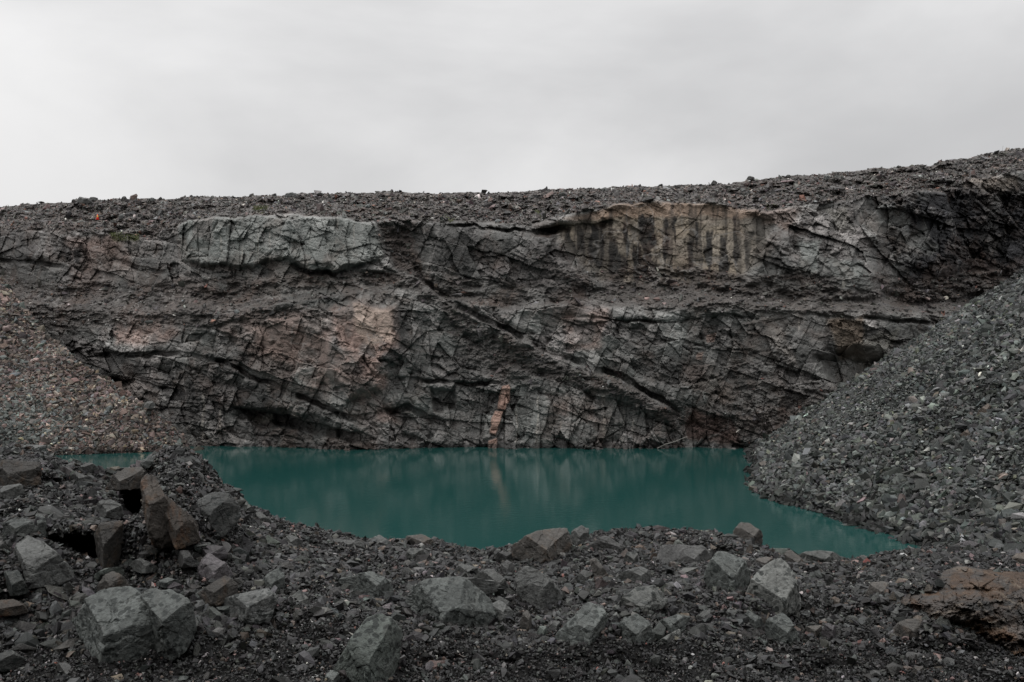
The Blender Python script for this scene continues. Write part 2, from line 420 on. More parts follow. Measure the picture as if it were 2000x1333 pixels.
def brick(u, v, seed):
    """blocks between two sets of straight joints: irregular beds, each cut across at its own spacing and slant"""
    z = np.zeros_like(u)
    i0 = np.floor(v); b0 = i0 + .55 * h01(i0, z, z, seed); row = np.where(v < b0, i0 - 1, i0)
    lo = row + .55 * h01(row, z, z, seed); hi = row + 1 + .55 * h01(row + 1, z, z, seed)
    fv = (v - lo) / (hi - lo)
    k = .6 + .9 * h01(row, z, z, seed + 3); sl = (h01(row, z, z, seed + 5) - .5) * 1.1
    w = u * k + row * 7.31 + sl * fv
    i1 = np.floor(w); c0 = i1 + .6 * h01(i1, row, z, seed + 9); cc = np.where(w < c0, i1 - 1, i1)
    l2 = cc + .6 * h01(cc, row, z, seed + 9); h2 = cc + 1 + .6 * h01(cc + 1, row, z, seed + 9)
    e = np.minimum(np.minimum(v - lo, hi - v), np.minimum(w - l2, h2 - w) / k)
    return e, h01(cc, row, z, seed + 21) - .5, h01(cc, row, z, seed + 31) - .5, h01(cc, row, z, seed + 41) - .5, (w - (l2 + h2) / 2) / k, v - (lo + hi) / 2
wa = fbm2(PX / 300, PY / 300, 61, 2)
for k, (kind, s, ang, asp, A, tl, wp, cg) in enumerate((('v', 135, .42, 1.3, .9, 1.0, .3, .1), ('b', 44, .30, 1.9, 1.0, 1.0, .6, .14), ('b', 27, -1.15, 1.7, .7, 1.0, .5, .2),
                                                ('v', 21, .35, 1.6, .55, 2.1, .12, .5), ('v', 10.5, .5, 1.4, .27, 2.2, .06, .55), ('v', 5.6, .1, 1.3, .12, 2.0, .03, .5))):
    ca, sa = np.cos(ang), np.sin(ang)
    ux = PX + (wx - PX) * wp * 1.3 + (jx - PX) * wp * .35; uy = PY + (wy - PY) * wp * 1.3 + (jy - PY) * wp * .35
    u = (ux * ca + uy * sa) / (s * asp); v = (-ux * sa + uy * ca) / s
    cmask = .1 + 1.1 * smooth(-.12, .22, fbm2(PX / 38 + k * 7, PY / 38, 170 + k, 3))
    if kind == 'v':
        f1, f2, r1, r2, r3, dx, dy = vor2(u, v, 100 + k); ed = (f2 - f1) * .5
    else:
        ed, r1, r2, r3, dx, dy = brick(u, v, 100 + k)
    cw = np.exp(-ed * s / 1.1)
    loc = jnt * (1 - soft_face * (.75 if k > 1 else .85))
    if k == 1: slab = smooth(-.04, .04, r3) * smooth(-.45, .05, fbm2(PX / 16, PY / 12, 181, 3) + .12)          # some blocks broke off clean and flat, the rest crumbled
    if k >= 3: loc = loc * (1 - .70 * slab)
    Ef += loc * A * (r1 * 1.0 + tl * (r2 * dx + r3 * dy)) + loc * A * cg * cw * cmask
    crack = np.maximum(crack, cw * loc)
    cellv += r2 * (.35, .55, .5, .45, .35, .2)[k] * loc
    cells2 += r3 * (.7, .7, .5, .2, .1, .1)[k] * loc
# vertical drill-like jointing
f1, f2, r1, r2, r3, dx, dy = vor2((wx * .3 + PX * .7) / 30, PY / 120, 140)
cw = np.exp(-(f2 - f1) / .05)
Ef += np.clip(vert, 0, 1) * jnt * (.8 * r1 + 1.3 * r2 * dx + .4 * cw * cmask)
# schist layering, fine
lay = fbm2((PX * .9 + PY * .38) / 42, (-PX * .38 + PY * .9) / 4.2, 71, 4)
Ef += jnt * (1 - .6 * soft_face) * (1 - .6 * slab) * lay * .13
Ef += fbm2(PX / 9, PY / 9, 81, 4) * (.09 * jnt * (1 - slab) + .10)
# rubble texture in the loose parts
f1, f2, r1, r2, r3, dx, dy = vor2(PX / 8, PY / 5.5, 150)
Ef += GRAV * (-.35 * np.clip(.55 - f1, 0, 1) + .3 * r1)
Ef += GRAV * fbm2(PX / 24, PY / 10, 152, 5, .6) * (1.1 + 1.1 * (rimf > 0))
# soft debris mottling on ledges inside the wall too
Ef = Ef * (1 + .7 * dark)
Dep2 = Dep + E * (1 - .75 * rimf) + Ef * np.where(rimf > 0, 1 + .7 * rimf, 1)
Dep2 = np.where(TT_ > .985, Dep + Ef * .6, Dep2)
P = unproj(PX, PY, Dep2)
# colours (dry reflectance of the rock)
base = np.array([.128, .1255, .120])
Cw = base[None, None] * np.exp(1.2 * cellv + .35 * fbm2(PX / 70, PY / 70, 90, 3))[..., None] * np.ones((1, 1, 3))
gn = cells2 + .5 * fbm2(PX / 120, PY / 120, 95, 3)
Cw *= 1 + np.stack([-.05 * gn, .02 * gn, .01 * gn], -1)
def paint(m, c, keep=.38):
    global Cw
    l = (Cw.mean(-1) / .142)[..., None] ** keep
    Cw = Cw * (1 - m[..., None]) + np.array(c)[None, None] * l * m[..., None]
PINK = (.25, .182, .158)
for poly in ([(750, 440), (1100, 450), (1180, 560), (1120, 620), (820, 560)], [(1180, 610), (1560, 640), (1640, 850), (1480, 880), (1340, 870), (1250, 750)],
             [(130, 690), (480, 720), (640, 800), (640, 860), (380, 870), (200, 750)], [(-80, 540), (400, 580), (640, 550), (750, 560), (640, 600), (400, 620), (-80, 640)], [(-80, 440), (150, 440), (340, 470), (340, 520), (-80, 540)]):
    Cw *= (1 - .34 * msk(poly, 26))[..., None]       # darker tone over these parts of the wall
nz = smooth(-.25, .3, fbm2(PX / 30, PY / 30, 97, 4))
for poly, a in (([(640, 605), (700, 588), (770, 600), (772, 680), (745, 700), (680, 690), (650, 650)], 1.0),
                ([(655, 690), (740, 690), (755, 740), (750, 790), (690, 780), (650, 740)], .8),
                ([(215, 610), (330, 600), (350, 650), (300, 680), (230, 670)], .75), ([(430, 600), (640, 610), (650, 700), (560, 710), (480, 690), (430, 640)], .6),
                ([(130, 470), (230, 460), (260, 520), (200, 580), (140, 570)], .55), ([(300, 540), (420, 550), (430, 600), (330, 600)], .55),
                ([(670, 800), (770, 780), (780, 830), (700, 830)], .6), ([(1100, 605), (1190, 600), (1170, 680), (1110, 680)], .6),
                ([(560, 680), (650, 700), (640, 790), (590, 760)], .5), ([(1070, 770), (1160, 760), (1160, 820), (1090, 810)], .35)):
    paint(np.clip(a * msk(poly, 10) * (.35 + .75 * nz), 0, 1), PINK)
paint(.85 * msk([(690, 590), (765, 605), (766, 670), (715, 672), (690, 640)], 5), (.36, .285, .24), .15)
paint(.65 * green, (.20, .212, .20))
Or = (.28, .185, .15)
paint(orm, Or, .1)
for poly in ([(1378, 655), (1400, 650), (1395, 668), (1380, 670)], [(1362, 690), (1375, 688), (1372, 704), (1360, 702)]):
    paint(.45 * soft(PX + 3 * fbm2(PX / 8, PY / 8, 5, 2), PY, poly, 1.5), Or, .2)
brown = brown * (1 - .55 * smooth(1420, 1500, PX))
paint(.9 * brown * (.75 + .3 * nz), (.215, .180, .138), .35)
paint(.6 * msk([(1100, 430), (1200, 402), (1300, 392), (1470, 402), (1490, 425), (1300, 425), (1180, 430)], 5), (.22, .15, .11), .3)
# wet black seepage down the brown face
sx = PX + 5 * fbm2(PX / 14, PY / 34, 99, 3)
st = vn2(sx / 15.0, PY / 170.0 + .3, 201) + .5 * vn2(sx / 6.0, PY / 80.0, 203)
stt = np.zeros_like(PX)
for x0, w_, ya, yb in ((1075, 16, 450, 505), (1108, 20, 450, 520), (1135, 13, 446, 532), (1166, 17, 445, 540), (1198, 12, 470, 548), (1225, 9, 436, 500), (1263, 32, 425, 556), (1244, 15, 485, 556), (1300, 7, 430, 505),
                       (1317, 6, 420, 468), (1347, 6, 470, 530), (1385, 11, 450, 520), (1412, 14, 468, 545), (1437, 9, 422, 510), (1462, 13, 450, 528), (1486, 18, 430, 545), (1362, 5, 430, 490), (1210, 22, 500, 552)):
    xx = PX - x0 + 5 * fbm2(PX / 18, PY / 22, int(x0), 3) + 3 * fbm2(PX / 30, PY / 60, int(x0) + 5, 2)
    ww = w_ * .68 * (1.0 + 1.1 * fbm2(PX / 90, PY / 45, int(x0) + 9, 4)) * smooth(yb + 14, yb - 30, PY) ** .6
    e = smooth(1.5, -1.5, np.abs(xx) - ww) * smooth(ya - 6, ya + 4, PY + 14 * fbm2(PX / 6, PY / 50, int(x0) + 11, 2))
    stt = np.maximum(stt, e * (.97 + .35 * fbm2(PX / 5, PY / 14, int(x0) + 13, 3)))
paint(.97 * np.clip(stt, 0, 1) * np.maximum(brown, .6 * smooth(1050, 1070, PX) * smooth(1140, 1120, PX)), (.016, .0155, .015), .1)
run = vn2(sx / 8.0, PY / 260.0, 241) + .6 * vn2(sx / 3.5, PY / 120.0, 243)
paint(.7 * brown * smooth(.08, .3, run), (.034, .030, .027), .3)
paint(.8 * msk([(100, 475), (165, 490), (160, 520), (110, 505)], 4) * smooth(.0, .1, vn2(sx / 7., PY / 90., 207)), (.02, .02, .02), .2)
for poly, c, a in (([(1560, 475), (1598, 465), (1600, 530), (1575, 545), (1558, 520)], (.19,.20,.19), .9), ([(1622, 508), (1680, 510), (1705, 560), (1640, 568)], (.19,.20,.19), .85),
                   ([(1480, 610), (1510, 620), (1545, 680), (1560, 720), (1530, 700), (1495, 650)], (.19,.175,.16), .8), ([(1620, 620), (1690, 620), (1685, 700), (1640, 705)], (.15,.115,.085), .75),
                   ([(1610, 410), (1650, 405), (1665, 450), (1640, 450)], (.22,.21,.19), .7), ([(1870, 350), (1990, 342), (1990, 378), (1880, 372)], (.22,.19,.16), .8),
                   ([(380, 425), (420, 420), (410, 470), (370, 470)], (.2,.17,.16), .4), ([(490, 815), (530, 806), (535, 815), (500, 830)], (.36,.34,.30), .9),
                   ([(1335, 800), (1430, 820), (1450, 870), (1330, 860)], (.075, .042, .034), .7), ([(750, 440), (800, 440), (830, 545), (775, 520)], (.11,.085,.075), .8),
                   ([(1480, 400), (1560, 410), (1540, 450), (1490, 440)], (.16,.115,.095), .6), ([(1640, 690), (1700, 660), (1760, 640), (1740, 680), (1680, 720)], (.15,.145,.125), .6)):
    paint(a * msk(poly, 6), c, .35)
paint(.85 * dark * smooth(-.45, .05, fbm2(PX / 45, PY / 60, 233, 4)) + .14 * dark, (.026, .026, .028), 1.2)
# pale drill marks and lime drips, and the dark wet band at the waterline
for x0, w_, ya, yb in ((431, 2.5, 440, 500), (474, 2.5, 455, 515), (504, 2, 440, 500), (527, 3, 452, 518), (657, 3, 425, 480), (601, 3, 500, 550), (690, 2, 430, 470), (398, 6, 770, 868), (1050, 3, 775, 866), (1095, 2.5, 790, 850),
                       (1180, 5, 770, 862), (1215, 6, 800, 868), (1010, 3, 800, 868), (1237, 4, 810, 866), (430, 4, 800, 868), (776, 2.5, 820, 866), (1145, 3, 760, 800), (1560, 3, 615, 650)):
    e = smooth(1, -1, np.abs(PX - x0 + 4 * fbm2(PX / 30, PY / 24, int(x0), 2)) - w_ * .5) * smooth(ya - 4, ya + 4, PY) * smooth(yb + 4, yb - 8, PY) * smooth(-.3, .1, fbm2(PX / 5, PY / 12, int(x0) + 2, 2))
    paint(.6 * e, (.30, .28, .25), .3)
paint(.75 * smooth(864, 869, PY + 5 * fbm2(PX / 14, PY / 30, 231, 3)), (.03, .03, .03), .3)
# loose debris: dark brownish grit
gm = np.clip(GRAV * (1.0 - .0 * nz), 0, 1)
gc = np.array([.060, .053, .049])[None, None] * np.exp(.5 * r1 + .4 * fbm2(PX / 50, PY / 22, 160, 4))[..., None]
Cw = Cw * (1 - gm[..., None] * .9) + gc * gm[..., None] * .9
moss = np.maximum.reduce([soft(jx, jy, q, 4) for q in ([(215, 455), (270, 458), (272, 470), (222, 472)], [(495, 405), (520, 408), (515, 420), (495, 418)], [(1035, 413), (1060, 416), (1050, 422)], [(1490, 402), (1515, 404), (1500, 410)], [(870, 425), (885, 428), (875, 433)])])
paint(.6 * moss * nz, (.055, .062, .02), .4)
# a back row that falls away behind the crest
top = P[-1:].copy(); rows = []
for dd, dz in ((1.5, -.5), (10, -1.2), (60, -2.0), (500, -3.5)):
    q = top.copy(); q[..., 0] *= (q[..., 1] + dd) / q[..., 1]; q[..., 1] += dd; q[..., 2] += dz; rows.append(q)
Pw = np.concatenate([P] + rows, 0); Cc = np.concatenate([Cw] + [Cw[-1:]] * 4, 0)
Hh, Ww = Pw.shape[:2]
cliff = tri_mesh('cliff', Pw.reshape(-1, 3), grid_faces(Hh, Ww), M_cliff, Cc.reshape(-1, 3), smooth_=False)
tag(cliff, 'dark fractured quarry wall rising from the far side of the lake', kind='structure')

# loose stones lying on the rim and the ledges
rs = np.random.RandomState(11)
inview = ((PX > -120) & (PX < 2120)).astype(float)
mk = (GRAV * (1 + 1.5 * (rimf > 0))) * inview
q, nn, ii, jj = sample_grid(P, mk, 34000, rs)
S = .13 * np.exp(rs.normal(0, .6, len(q))) + .02; S = np.minimum(S, .75)
C = tints(len(q), rs, (.062, .058, .055), [(.10, (.12, .092, .083)), (.10, (.15, .15, .145)), (.015, (.4, .38, .35)), (.02, (.13, .07, .055))], .4)
tag(stones('rubble', q, S, C, SMALL, M_far, rs, .7), 'loose grey rubble strewn over the rim and ledges of the quarry wall', 'rubble', kind='stuff')

def cliff_depth(px, py):
    j = int(np.argmin(abs(gx - px))); i = int(np.argmin(abs(PY[:, j] - py))); return float(Dep2[i, j])

# ================================================================== SCREES
# right scree: a tipped pile rising to the right, its toe in the water
TOE = [(-30, 12), (10, 12), (20, 13), (30, 17), (45, 23), (56, 24.6), (64, 22.6), (74, 19.9), (80, 19.9), (88, 22), (97, 24), (106, 26.2), (109, 27.5), (125, 30)]
def scree_r(x, y):
    xt = interp(y, TOE)
    s = x - xt
    z = WATER_Z + np.where(s > 0, s * .675 - .0006 * s * s, s * .6)
    z = z - .75 * np.clip(y - 108.8, 0, 99)
    z = z + fbm2(x / 4.5, y / 4.5, 301, 4) * .55 * smooth(-2, 4, s) + .28 * fbm2(x / 1.1, y / 1.1, 305, 2)
    z = z - .6 * np.exp(-(s / 2.0) ** 2) * fbm2(x / 3, y / 3, 307, 3)
    return z
yy = np.linspace(4, 121, 470); ss = np.concatenate([np.linspace(-8, -1, 14), np.linspace(-.7, 45, 250), np.linspace(46, 90, 50)])
S_, Y_ = np.meshgrid(ss, yy); X_ = interp(Y_, TOE) + S_
Zr = scree_r(X_, Y_); Pr = np.stack([X_, Y_, Zr], -1)
vis = (X_ / Y_ < .60) & (S_ > -1.0) & (S_ < 42) & (X_ / Y_ > .1) & (Y_ < 110.5) & (Y_ > 40)
Cr = np.array([.022, .023, .022])[None, None] * np.exp(.4 * fbm2(X_ / 2, Y_ / 2, 311, 4))[..., None]
scr = tri_mesh('scree_slope', Pr.reshape(-1, 3), grid_faces(*Pr.shape[:2]), M_scree, Cr.reshape(-1, 3), smooth_=True)
tag(scr, 'steep grey green scree slope running into the lake on the right', kind='structure')
rs = np.random.RandomState(21)
q, nn, ii, jj = sample_grid(Pr, vis.astype(float), 72000, rs)
patch = fbm2(q[:, 0] / 6, q[:, 1] / 6, 321, 3)
S = .172 * np.exp(rs.normal(0, .42, len(q))) * (1 + .4 * smooth(-8, -12, q[:, 2])) * (1 + .35 * patch + .9 * fbm2(q[:, 1] / 2.6, q[:, 0] / 14, 323, 3)).clip(.45, 2) * interp(q[:, 1], [(40, 1.0), (110, 1.15)])
S = np.minimum(S, .62)
C = tints(len(q), rs, (.051, .0545, .0515), [(.09, (.125, .13, .123)), (.03, (.10, .085, .077)), (.10, (.045, .046, .047)), (.012, (.09, .095, .07)), (.002, (.26, .25, .23))], .38)
C *= np.exp(.7 * fbm2(q[:, 0] / 5, q[:, 1] / 3, 331, 4))[:, None] * (1 - .6 * smooth(WATER_Z + .55, WATER_Z + .15, q[:, 2]))[:, None]   # patches of dirt; stones at the waterline are wet
tag(stones('scree_rubble', q + nn * rs.uniform(-.05, .22, (len(q), 1)), S, C, CHUNK + MEDIUM[:10], M_scree, rs, .8, elong=.27), 'grey green broken stones heaped on the right scree slope', 'rubble', kind='stuff')

# left scree: patch between its waterline and the line where it meets the wall
LT_Y = [(-900, 70), (-300, 93), (0, 99.5), (125, 102.7), (250, 104.6), (360, 106.2), (385, 107.2), (400, 108)]
LR_Y = [(-900, 160), (-300, 141), (0, 126), (130, 117), (290, 110.5), (372, 107.2), (400, 108.2)]
LS = [(-900, 250), (-300, 420), (-100, 505), (0, 541), (30, 580), (60, 622), (100, 662), (135, 692), (150, 712), (200, 730), (240, 762), (290, 794), (320, 822), (350, 850), (372, 884), (400, 900)]
lx = np.concatenate([np.linspace(-900, -80, 60, endpoint=False), np.arange(-80, 400, 1.6)]); lt = np.concatenate([np.linspace(-.25, -.02, 12), np.linspace(0, 1, 240), [1.02, 1.06, 1.2, 1.5]])
LX, LT = np.meshgrid(lx, lt)
yt, yr = interp(LX, LT_Y), interp(LX, LR_Y)
silh = interp(LX, LS) + 5 * fbm2(LX / 22, LX * 0, 401, 3)
zr = (CY - silh) / F * yr
lc = np.clip(LT, 0, 1)
LY = yt + (yr - yt) * LT
LZ = WATER_Z + (zr - WATER_Z) * lc + np.minimum(LT, 0) * 18 - np.clip(LT - 1, 0, 9) * 14
LXw = (LX - CX) / F * LY
LZ = LZ + (.5 * fbm2(LXw / 4, LY / 4, 405, 4) + .2 * fbm2(LXw / 1., LY / 1., 407, 2)) * smooth(0, .1, 1 - abs(lc - .5) * 2 + .08)
Pl = np.stack([LXw, LY, LZ], -1)
Cl = np.array([.028, .025, .023])[None, None] * np.exp(.4 * fbm2(LXw / 2, LY / 2, 411, 4))[..., None]
scl = tri_mesh('scree_slope', Pl.reshape(-1, 3), grid_faces(*Pl.shape[:2])[:, ::-1], M_scree, Cl.reshape(-1, 3), smooth_=True)
tag(scl, 'brownish scree slope running down to the lake on the left', kind='structure')
rs = np.random.RandomState(22)
vis = ((LX > -100) & (LT > -.03) & (LT < 1.02) & (LX < 392)).astype(float)
q, nn, ii, jj = sample_grid(Pl, vis, 30000, rs)
S = .215 * np.exp(rs.normal(0, .48, len(q))); S = np.minimum(S, .6)
hgt = smooth(-12, 6, q[:, 2])
C = tints(len(q), rs, (.075, .065, .059), [(.30, (.125, .092, .080)), (.16, (.09, .098, .094)), (.08, (.17, .145, .12)), (.012, (.3, .24, .17)), (.012, (.36, .33, .29))], .3)
grey = (rs.rand(len(q)) < .65 * smooth(200, 20, CX + F * q[:, 0] / q[:, 1]) * smooth(700, 860, CY - F * q[:, 2] / q[:, 1]))
C[grey] = np.array([.088, .096, .09]) * np.exp(rs.normal(0, .25, (grey.sum(), 1)))
C *= np.exp(.7 * fbm2(q[:, 0] / 5, q[:, 1] / 3, 331, 4))[:, None] * (1 - .6 * smooth(WATER_Z + .55, WATER_Z + .15, q[:, 2]))[:, None]   # patches of dirt; stones at the waterline are wet
tag(stones('scree_rubble', q + nn * rs.uniform(-.05, .2, (len(q), 1)), S, C, CHUNK + MEDIUM[:10], M_scree, rs, .8, elong=.27), 'pinkish brown broken stones heaped on the left scree slope', 'rubble', kind='stuff')

# ================================================================== LAKE AND LAKE BED
def water_material():
    m = bpy.data.materials.new('lake_water'); m.use_nodes = True
    t = m.node_tree; L = t.links.new; p = t.nodes['Principled BSDF']
    p.inputs['Base Color'].default_value = (.0105, .047, .043, 1)
    p.inputs['Roughness'].default_value = .05
    p.inputs['IOR'].default_value = 1.33
    p.inputs['Specular IOR Level'].default_value = .8
    tcn = N(t, 'ShaderNodeTexCoord')
    mpn = N(t, 'ShaderNodeMapping'); mpn.inputs['Scale'].default_value = (1, 1, 1); L(tcn.outputs['Object'], mpn.inputs['Vector'])
    n1 = N(t, 'ShaderNodeTexNoise'); n1.inputs['Scale'].default_value = 2.2; n1.inputs['Detail'].default_value = 4; L(mpn.outputs[0], n1.inputs['Vector'])
    b1 = N(t, 'ShaderNodeBump'); b1.inputs['Distance'].default_value = .02; b1.inputs['Strength'].default_value = .6; L(n1.outputs['Fac'], b1.inputs['Height'])
    # raindrop rings: sparse sharp little bumps
    vo = N(t, 'ShaderNodeTexVoronoi'); vo.inputs['Scale'].default_value = .9; L(mpn.outputs[0], vo.inputs['Vector'])
    r = N(t, 'ShaderNodeMapRange'); L(vo.outputs['Distance'], r.inputs[0]); r.inputs[1].default_value = 0; r.inputs[2].default_value = .045; r.inputs[3].default_value = 1; r.inputs[4].default_value = 0
    b2 = N(t, 'ShaderNodeBump'); b2.inputs['Distance'].default_value = .12; b2.inputs['Strength'].default_value = 1; L(r.outputs[0], b2.inputs['Height']); L(b1.outputs[0], b2.inputs['Normal'])
    L(b2.outputs[0], p.inputs['Normal'])
    return m
w = tri_mesh('water', np.array([[-90, 5, WATER_Z], [60, 5, WATER_Z], [60, 150, WATER_Z], [-90, 150, WATER_Z]], float), np.array([[0, 1, 2, 3]]), water_material(), smooth_=True)
tag(w, 'still teal green lake flooding the quarry pit', kind='structure')
bed = tri_mesh('ground', np.array([[-900, -900, -20], [900, -900, -20], [900, 1500, -20], [-900, 1500, -20]], float), np.array([[0, 1, 2, 3]]), M_ground, np.full((4, 3), .05))
tag(bed, 'dark quarry floor beneath the lake', kind='structure')

# ================================================================== FOREGROUND BERM
FC = [(-900, 860), (-300, 850), (0, 873), (60, 878), (100, 890), (128, 905), (165, 910), (215, 927), (265, 918), (300, 895), (325, 876), (345, 870), (372, 880), (398, 905), (425, 940), (460, 962), (480, 992), (540, 1016), (590, 1030), (650, 1041), (720, 1058), (790, 1058), (850, 1060), (900, 1072), (940, 1082), (985, 1072), (1050, 1068), (1120, 1060), (1170, 1042), (1220, 1037), (1300, 1037), (1380, 1042), (1430, 1050), (1490, 1072), (1540, 1090), (1600, 1098), (1680, 1093), (1740, 1080), (1800, 1072), (1880, 1072), (1950, 1080), (2000, 1092), (2150, 1080), (2900, 1060)]
FD = [(-900, 9), (0, 8.4), (200, 8.0), (345, 7.6), (480, 8.0), (700, 8.4), (1000, 8.1), (1300, 8.6), (1700, 8.0), (1900, 8.0), (2900, 8.5)]
BUMPS = [(1230, 1185, 120, .10), (900, 1150, 110, .10), (1500, 1170, 130, .12), (600, 1120, 120, .05), (1880, 1170, 160, .16), (300, 1110, 110, -.04)]
CAVES = [([(200, 952), (240, 944), (276, 946), (284, 990), (276, 1012), (252, 1012), (243, 1000), (228, 972)], 1.2),
         ([(80, 1046), (150, 1040), (195, 1040), (198, 1100), (165, 1096), (120, 1072), (88, 1062)], 1.2),
         ([(50, 1108), (110, 1098), (135, 1125), (130, 1155), (95, 1168), (62, 1160)], .8),
         ([(198, 1008), (240, 1010), (236, 1030), (205, 1026)], .35)]
OUTL = [(1752, 1174), (1775, 1162), (1830, 1150), (1834, 1118), (1870, 1108), (1965, 1116), (2080, 1124), (2130, 1200), (2110, 1300), (2000, 1288), (1960, 1276), (1900, 1241), (1830, 1210)]
def fg_depth(px, py):
    """depth of the berm surface along the ray through (px, py)"""
    pc = interp(px, FC); dc = interp(px, FD)
    t = np.clip((1333 - py) / (1333 - pc), -9, 1)
    zc = -(pc - CY) / F * dc
    z = -1.755 + (zc + 1.755) * np.where(t > 0, np.abs(t) ** 1.25, 0)
    for bx, by, r, h in BUMPS:
        z = z + h * np.exp(-(((px - bx) / r) ** 2 + ((py - by) / (r * .45)) ** 2))
    return -z * F / (py - CY)
fx = np.concatenate([np.linspace(-900, -60, 90, endpoint=False), np.arange(-60, 2060, 2.0), np.linspace(2062, 2900, 90)])
ft = np.concatenate([np.linspace(-3.2, -.12, 60, endpoint=False), np.linspace(-.12, 1, 300)])
FX, FT = np.meshgrid(fx, ft)
fcr = interp(FX, FC) + 3 * fbm2(FX / 16, FX * 0, 501, 3)
FY = 1333 + (fcr - 1333) * FT
FDp = fg_depth(FX, FY)
Xw, Zw = (FX - CX) / F * FDp, (CY - FY) / F * FDp
cav = np.zeros_like(FX)
for poly, a in CAVES:
    cav = np.maximum(cav, a * soft(FX + 5 * fbm2(FX / 18, FY / 18, 503, 3), FY + 5 * fbm2(FX / 18, FY / 18, 504, 3), poly, 3.5))
fade_ = smooth(1.0, .9, FT)
nzf = fbm2(Xw / .55, FDp / .55, 511, 4) * .19 + fbm2(Xw / .12, FDp / .12, 515, 3) * .045
lumps = fbm2(Xw / .3, FDp / .3, 519, 3)
rockm = soft(FX, FY, OUTL, 14)
FD2 = FDp + cav + .10 * rockm + nzf * (1 - rockm) * (.35 + .65 * fade_) * 1.6
Pf = unproj(FX, FY, FD2)
rows = []
topf = Pf[-1:].copy()
for dd in (.15, .5, 1.2, 3, 6, 10, 16):
    r_ = topf.copy(); r_[..., 0] *= (r_[..., 1] + dd) / r_[..., 1]; r_[..., 1] += dd; r_[..., 2] -= dd * .7 + .02
    r_[..., 2] += .3 * fbm2(r_[..., 0] / 1.2, r_[..., 1] / 1.2, 530, 3) * min(dd, 1)
    rows.append(r_)
front = Pf[:1].copy(); f2_ = front.copy(); f2_[..., 1] = -2; f2_[..., 2] = -1.75; f2_[..., 0] = np.sign(f2_[..., 0]) * np.abs(f2_[..., 0]) * 1.3
f3_ = f2_.copy(); f3_[..., 1] = -60; f3_[..., 0] *= 12
Pfa = np.concatenate([f3_, f2_, Pf] + rows, 0)
Cf = np.array([.008, .0078, .0076])[None, None] * np.exp(.35 * fbm2(Pfa[..., 0] / .6, Pfa[..., 1] / .6, 541, 4))[..., None]
fgo = tri_mesh('foreground_ground', Pfa.reshape(-1, 3), grid_faces(*Pfa.shape[:2]), M_ground, Cf.reshape(-1, 3), smooth_=True)
tag(fgo, 'dark gritty berm in front of the lake', kind='structure')
bx_ = np.linspace(-70, 70, 200); bt = np.linspace(0, 1, 90)  # unseen bank added behind the camera, keeps low sky off front faces
BX, BT = np.meshgrid(bx_, bt)
BY = -3.2 - 26 * BT + .012 * 0 * BX - 2.2 * fbm2(BX / 9, BT * 2, 561, 3)
BZ = -1.8 + 21 * BT ** 1.05 + 1.6 * fbm2(BX / 6, BY / 6, 563, 4) * smooth(0, .15, BT)
Pb = np.stack([BX, BY, BZ], -1)
hb = tri_mesh('sky_block_bank', Pb.reshape(-1, 3), grid_faces(*Pb.shape[:2])[:, ::-1], M_ground, np.array([.02, .02, .019])[None] * np.exp(.4 * fbm2(BX / 2, BY / 2, 565, 3)).reshape(-1, 1), smooth_=True)
tag(hb, 'unseen dark bank added behind the viewpoint to block low sky light', kind='structure')
# gravel
rs = np.random.RandomState(31)
fine_zone = smooth(1225, 1290, FY + 40 * fbm2(FX / 200, FY / 90, 551, 3) - interp(FX, [(0, 10), (400, 0), (700, -60), (1100, -20), (1500, 0), (2000, -10)]) )
vis = ((FX > -420) & (FX < 2480) & (FT > -.10) & (cav < .25) & (rockm < .8)).astype(float) + .12 * ((rockm >= .8) & (FX < 2480))
q, nn, ii, jj = sample_grid(Pf, vis, 195000, rs)
fz = fine_zone[ii, jj]
S = .0086 * np.exp(rs.normal(0, .45, len(q))) * (1 + .35 * (1 - fz))
C = tints(len(q), rs, (.0150, .0148, .0145), [(.09, (.050, .051, .049)), (.22, (.010, .010, .010)), (.012, (.11, .075, .07)), (.012, (.24, .23, .22)), (.002, (.16, .07, .06)), (.03, (.075, .06, .052))], .32)
gr1 = stones('gravel', q + nn * rs.uniform(-.004, .020, (len(q), 1)), S, C, CHUNK, M_gravel, rs, .7, elong=.2)
tag(gr1, 'dark wet gravel covering the foreground berm', 'gravel', kind='stuff')
q, nn, ii, jj = sample_grid(Pf, vis * (.22 + 1.0 * (1 - fine_zone)) * (.4 + smooth(-.2, .3, lumps)), 46000, rs)
S = np.minimum(.0185 * np.exp(rs.normal(0, .48, len(q))), .055)
C = tints(len(q), rs, (.0225, .0228, .0222), [(.14, (.055, .056, .054)), (.15, (.014, .014, .014)), (.015, (.12, .085, .08)), (.008, (.2, .19, .18)), (.04, (.08, .062, .05))], .3)
gr2 = stones('coarse_gravel', q + nn * rs.uniform(0, .022, (len(q), 1)), S, C, MEDIUM, M_gravel, rs, .6, elong=.28)
q, nn, ii, jj = sample_grid(Pf, vis * (.06 + (1 - fine_zone)) * smooth(-.15, .3, lumps) * (1 + 1.2 * (FX < 520)), 8200, rs)
S = np.minimum(.034 * np.exp(rs.normal(0, .36, len(q))), .075)
C = tints(len(q), rs, (.034, .035, .0335), [(.2, (.065, .067, .064)), (.3, (.022, .022, .022)), (.1, (.050, .042, .036)), (.06, (.055, .049, .052))], .25)
tag(stones('stony_rubble', q + nn * rs.uniform(-.004, .02, (len(q), 1)), S, C, MEDIUM + CHUNK, M_plain, rs, .6, elong=.3), 'fist-sized angular rubble strewn thickly over the berm', 'rubble', kind='stuff')
tag(gr2, 'coarse dark stones mixed through the foreground gravel', 'gravel', kind='stuff')

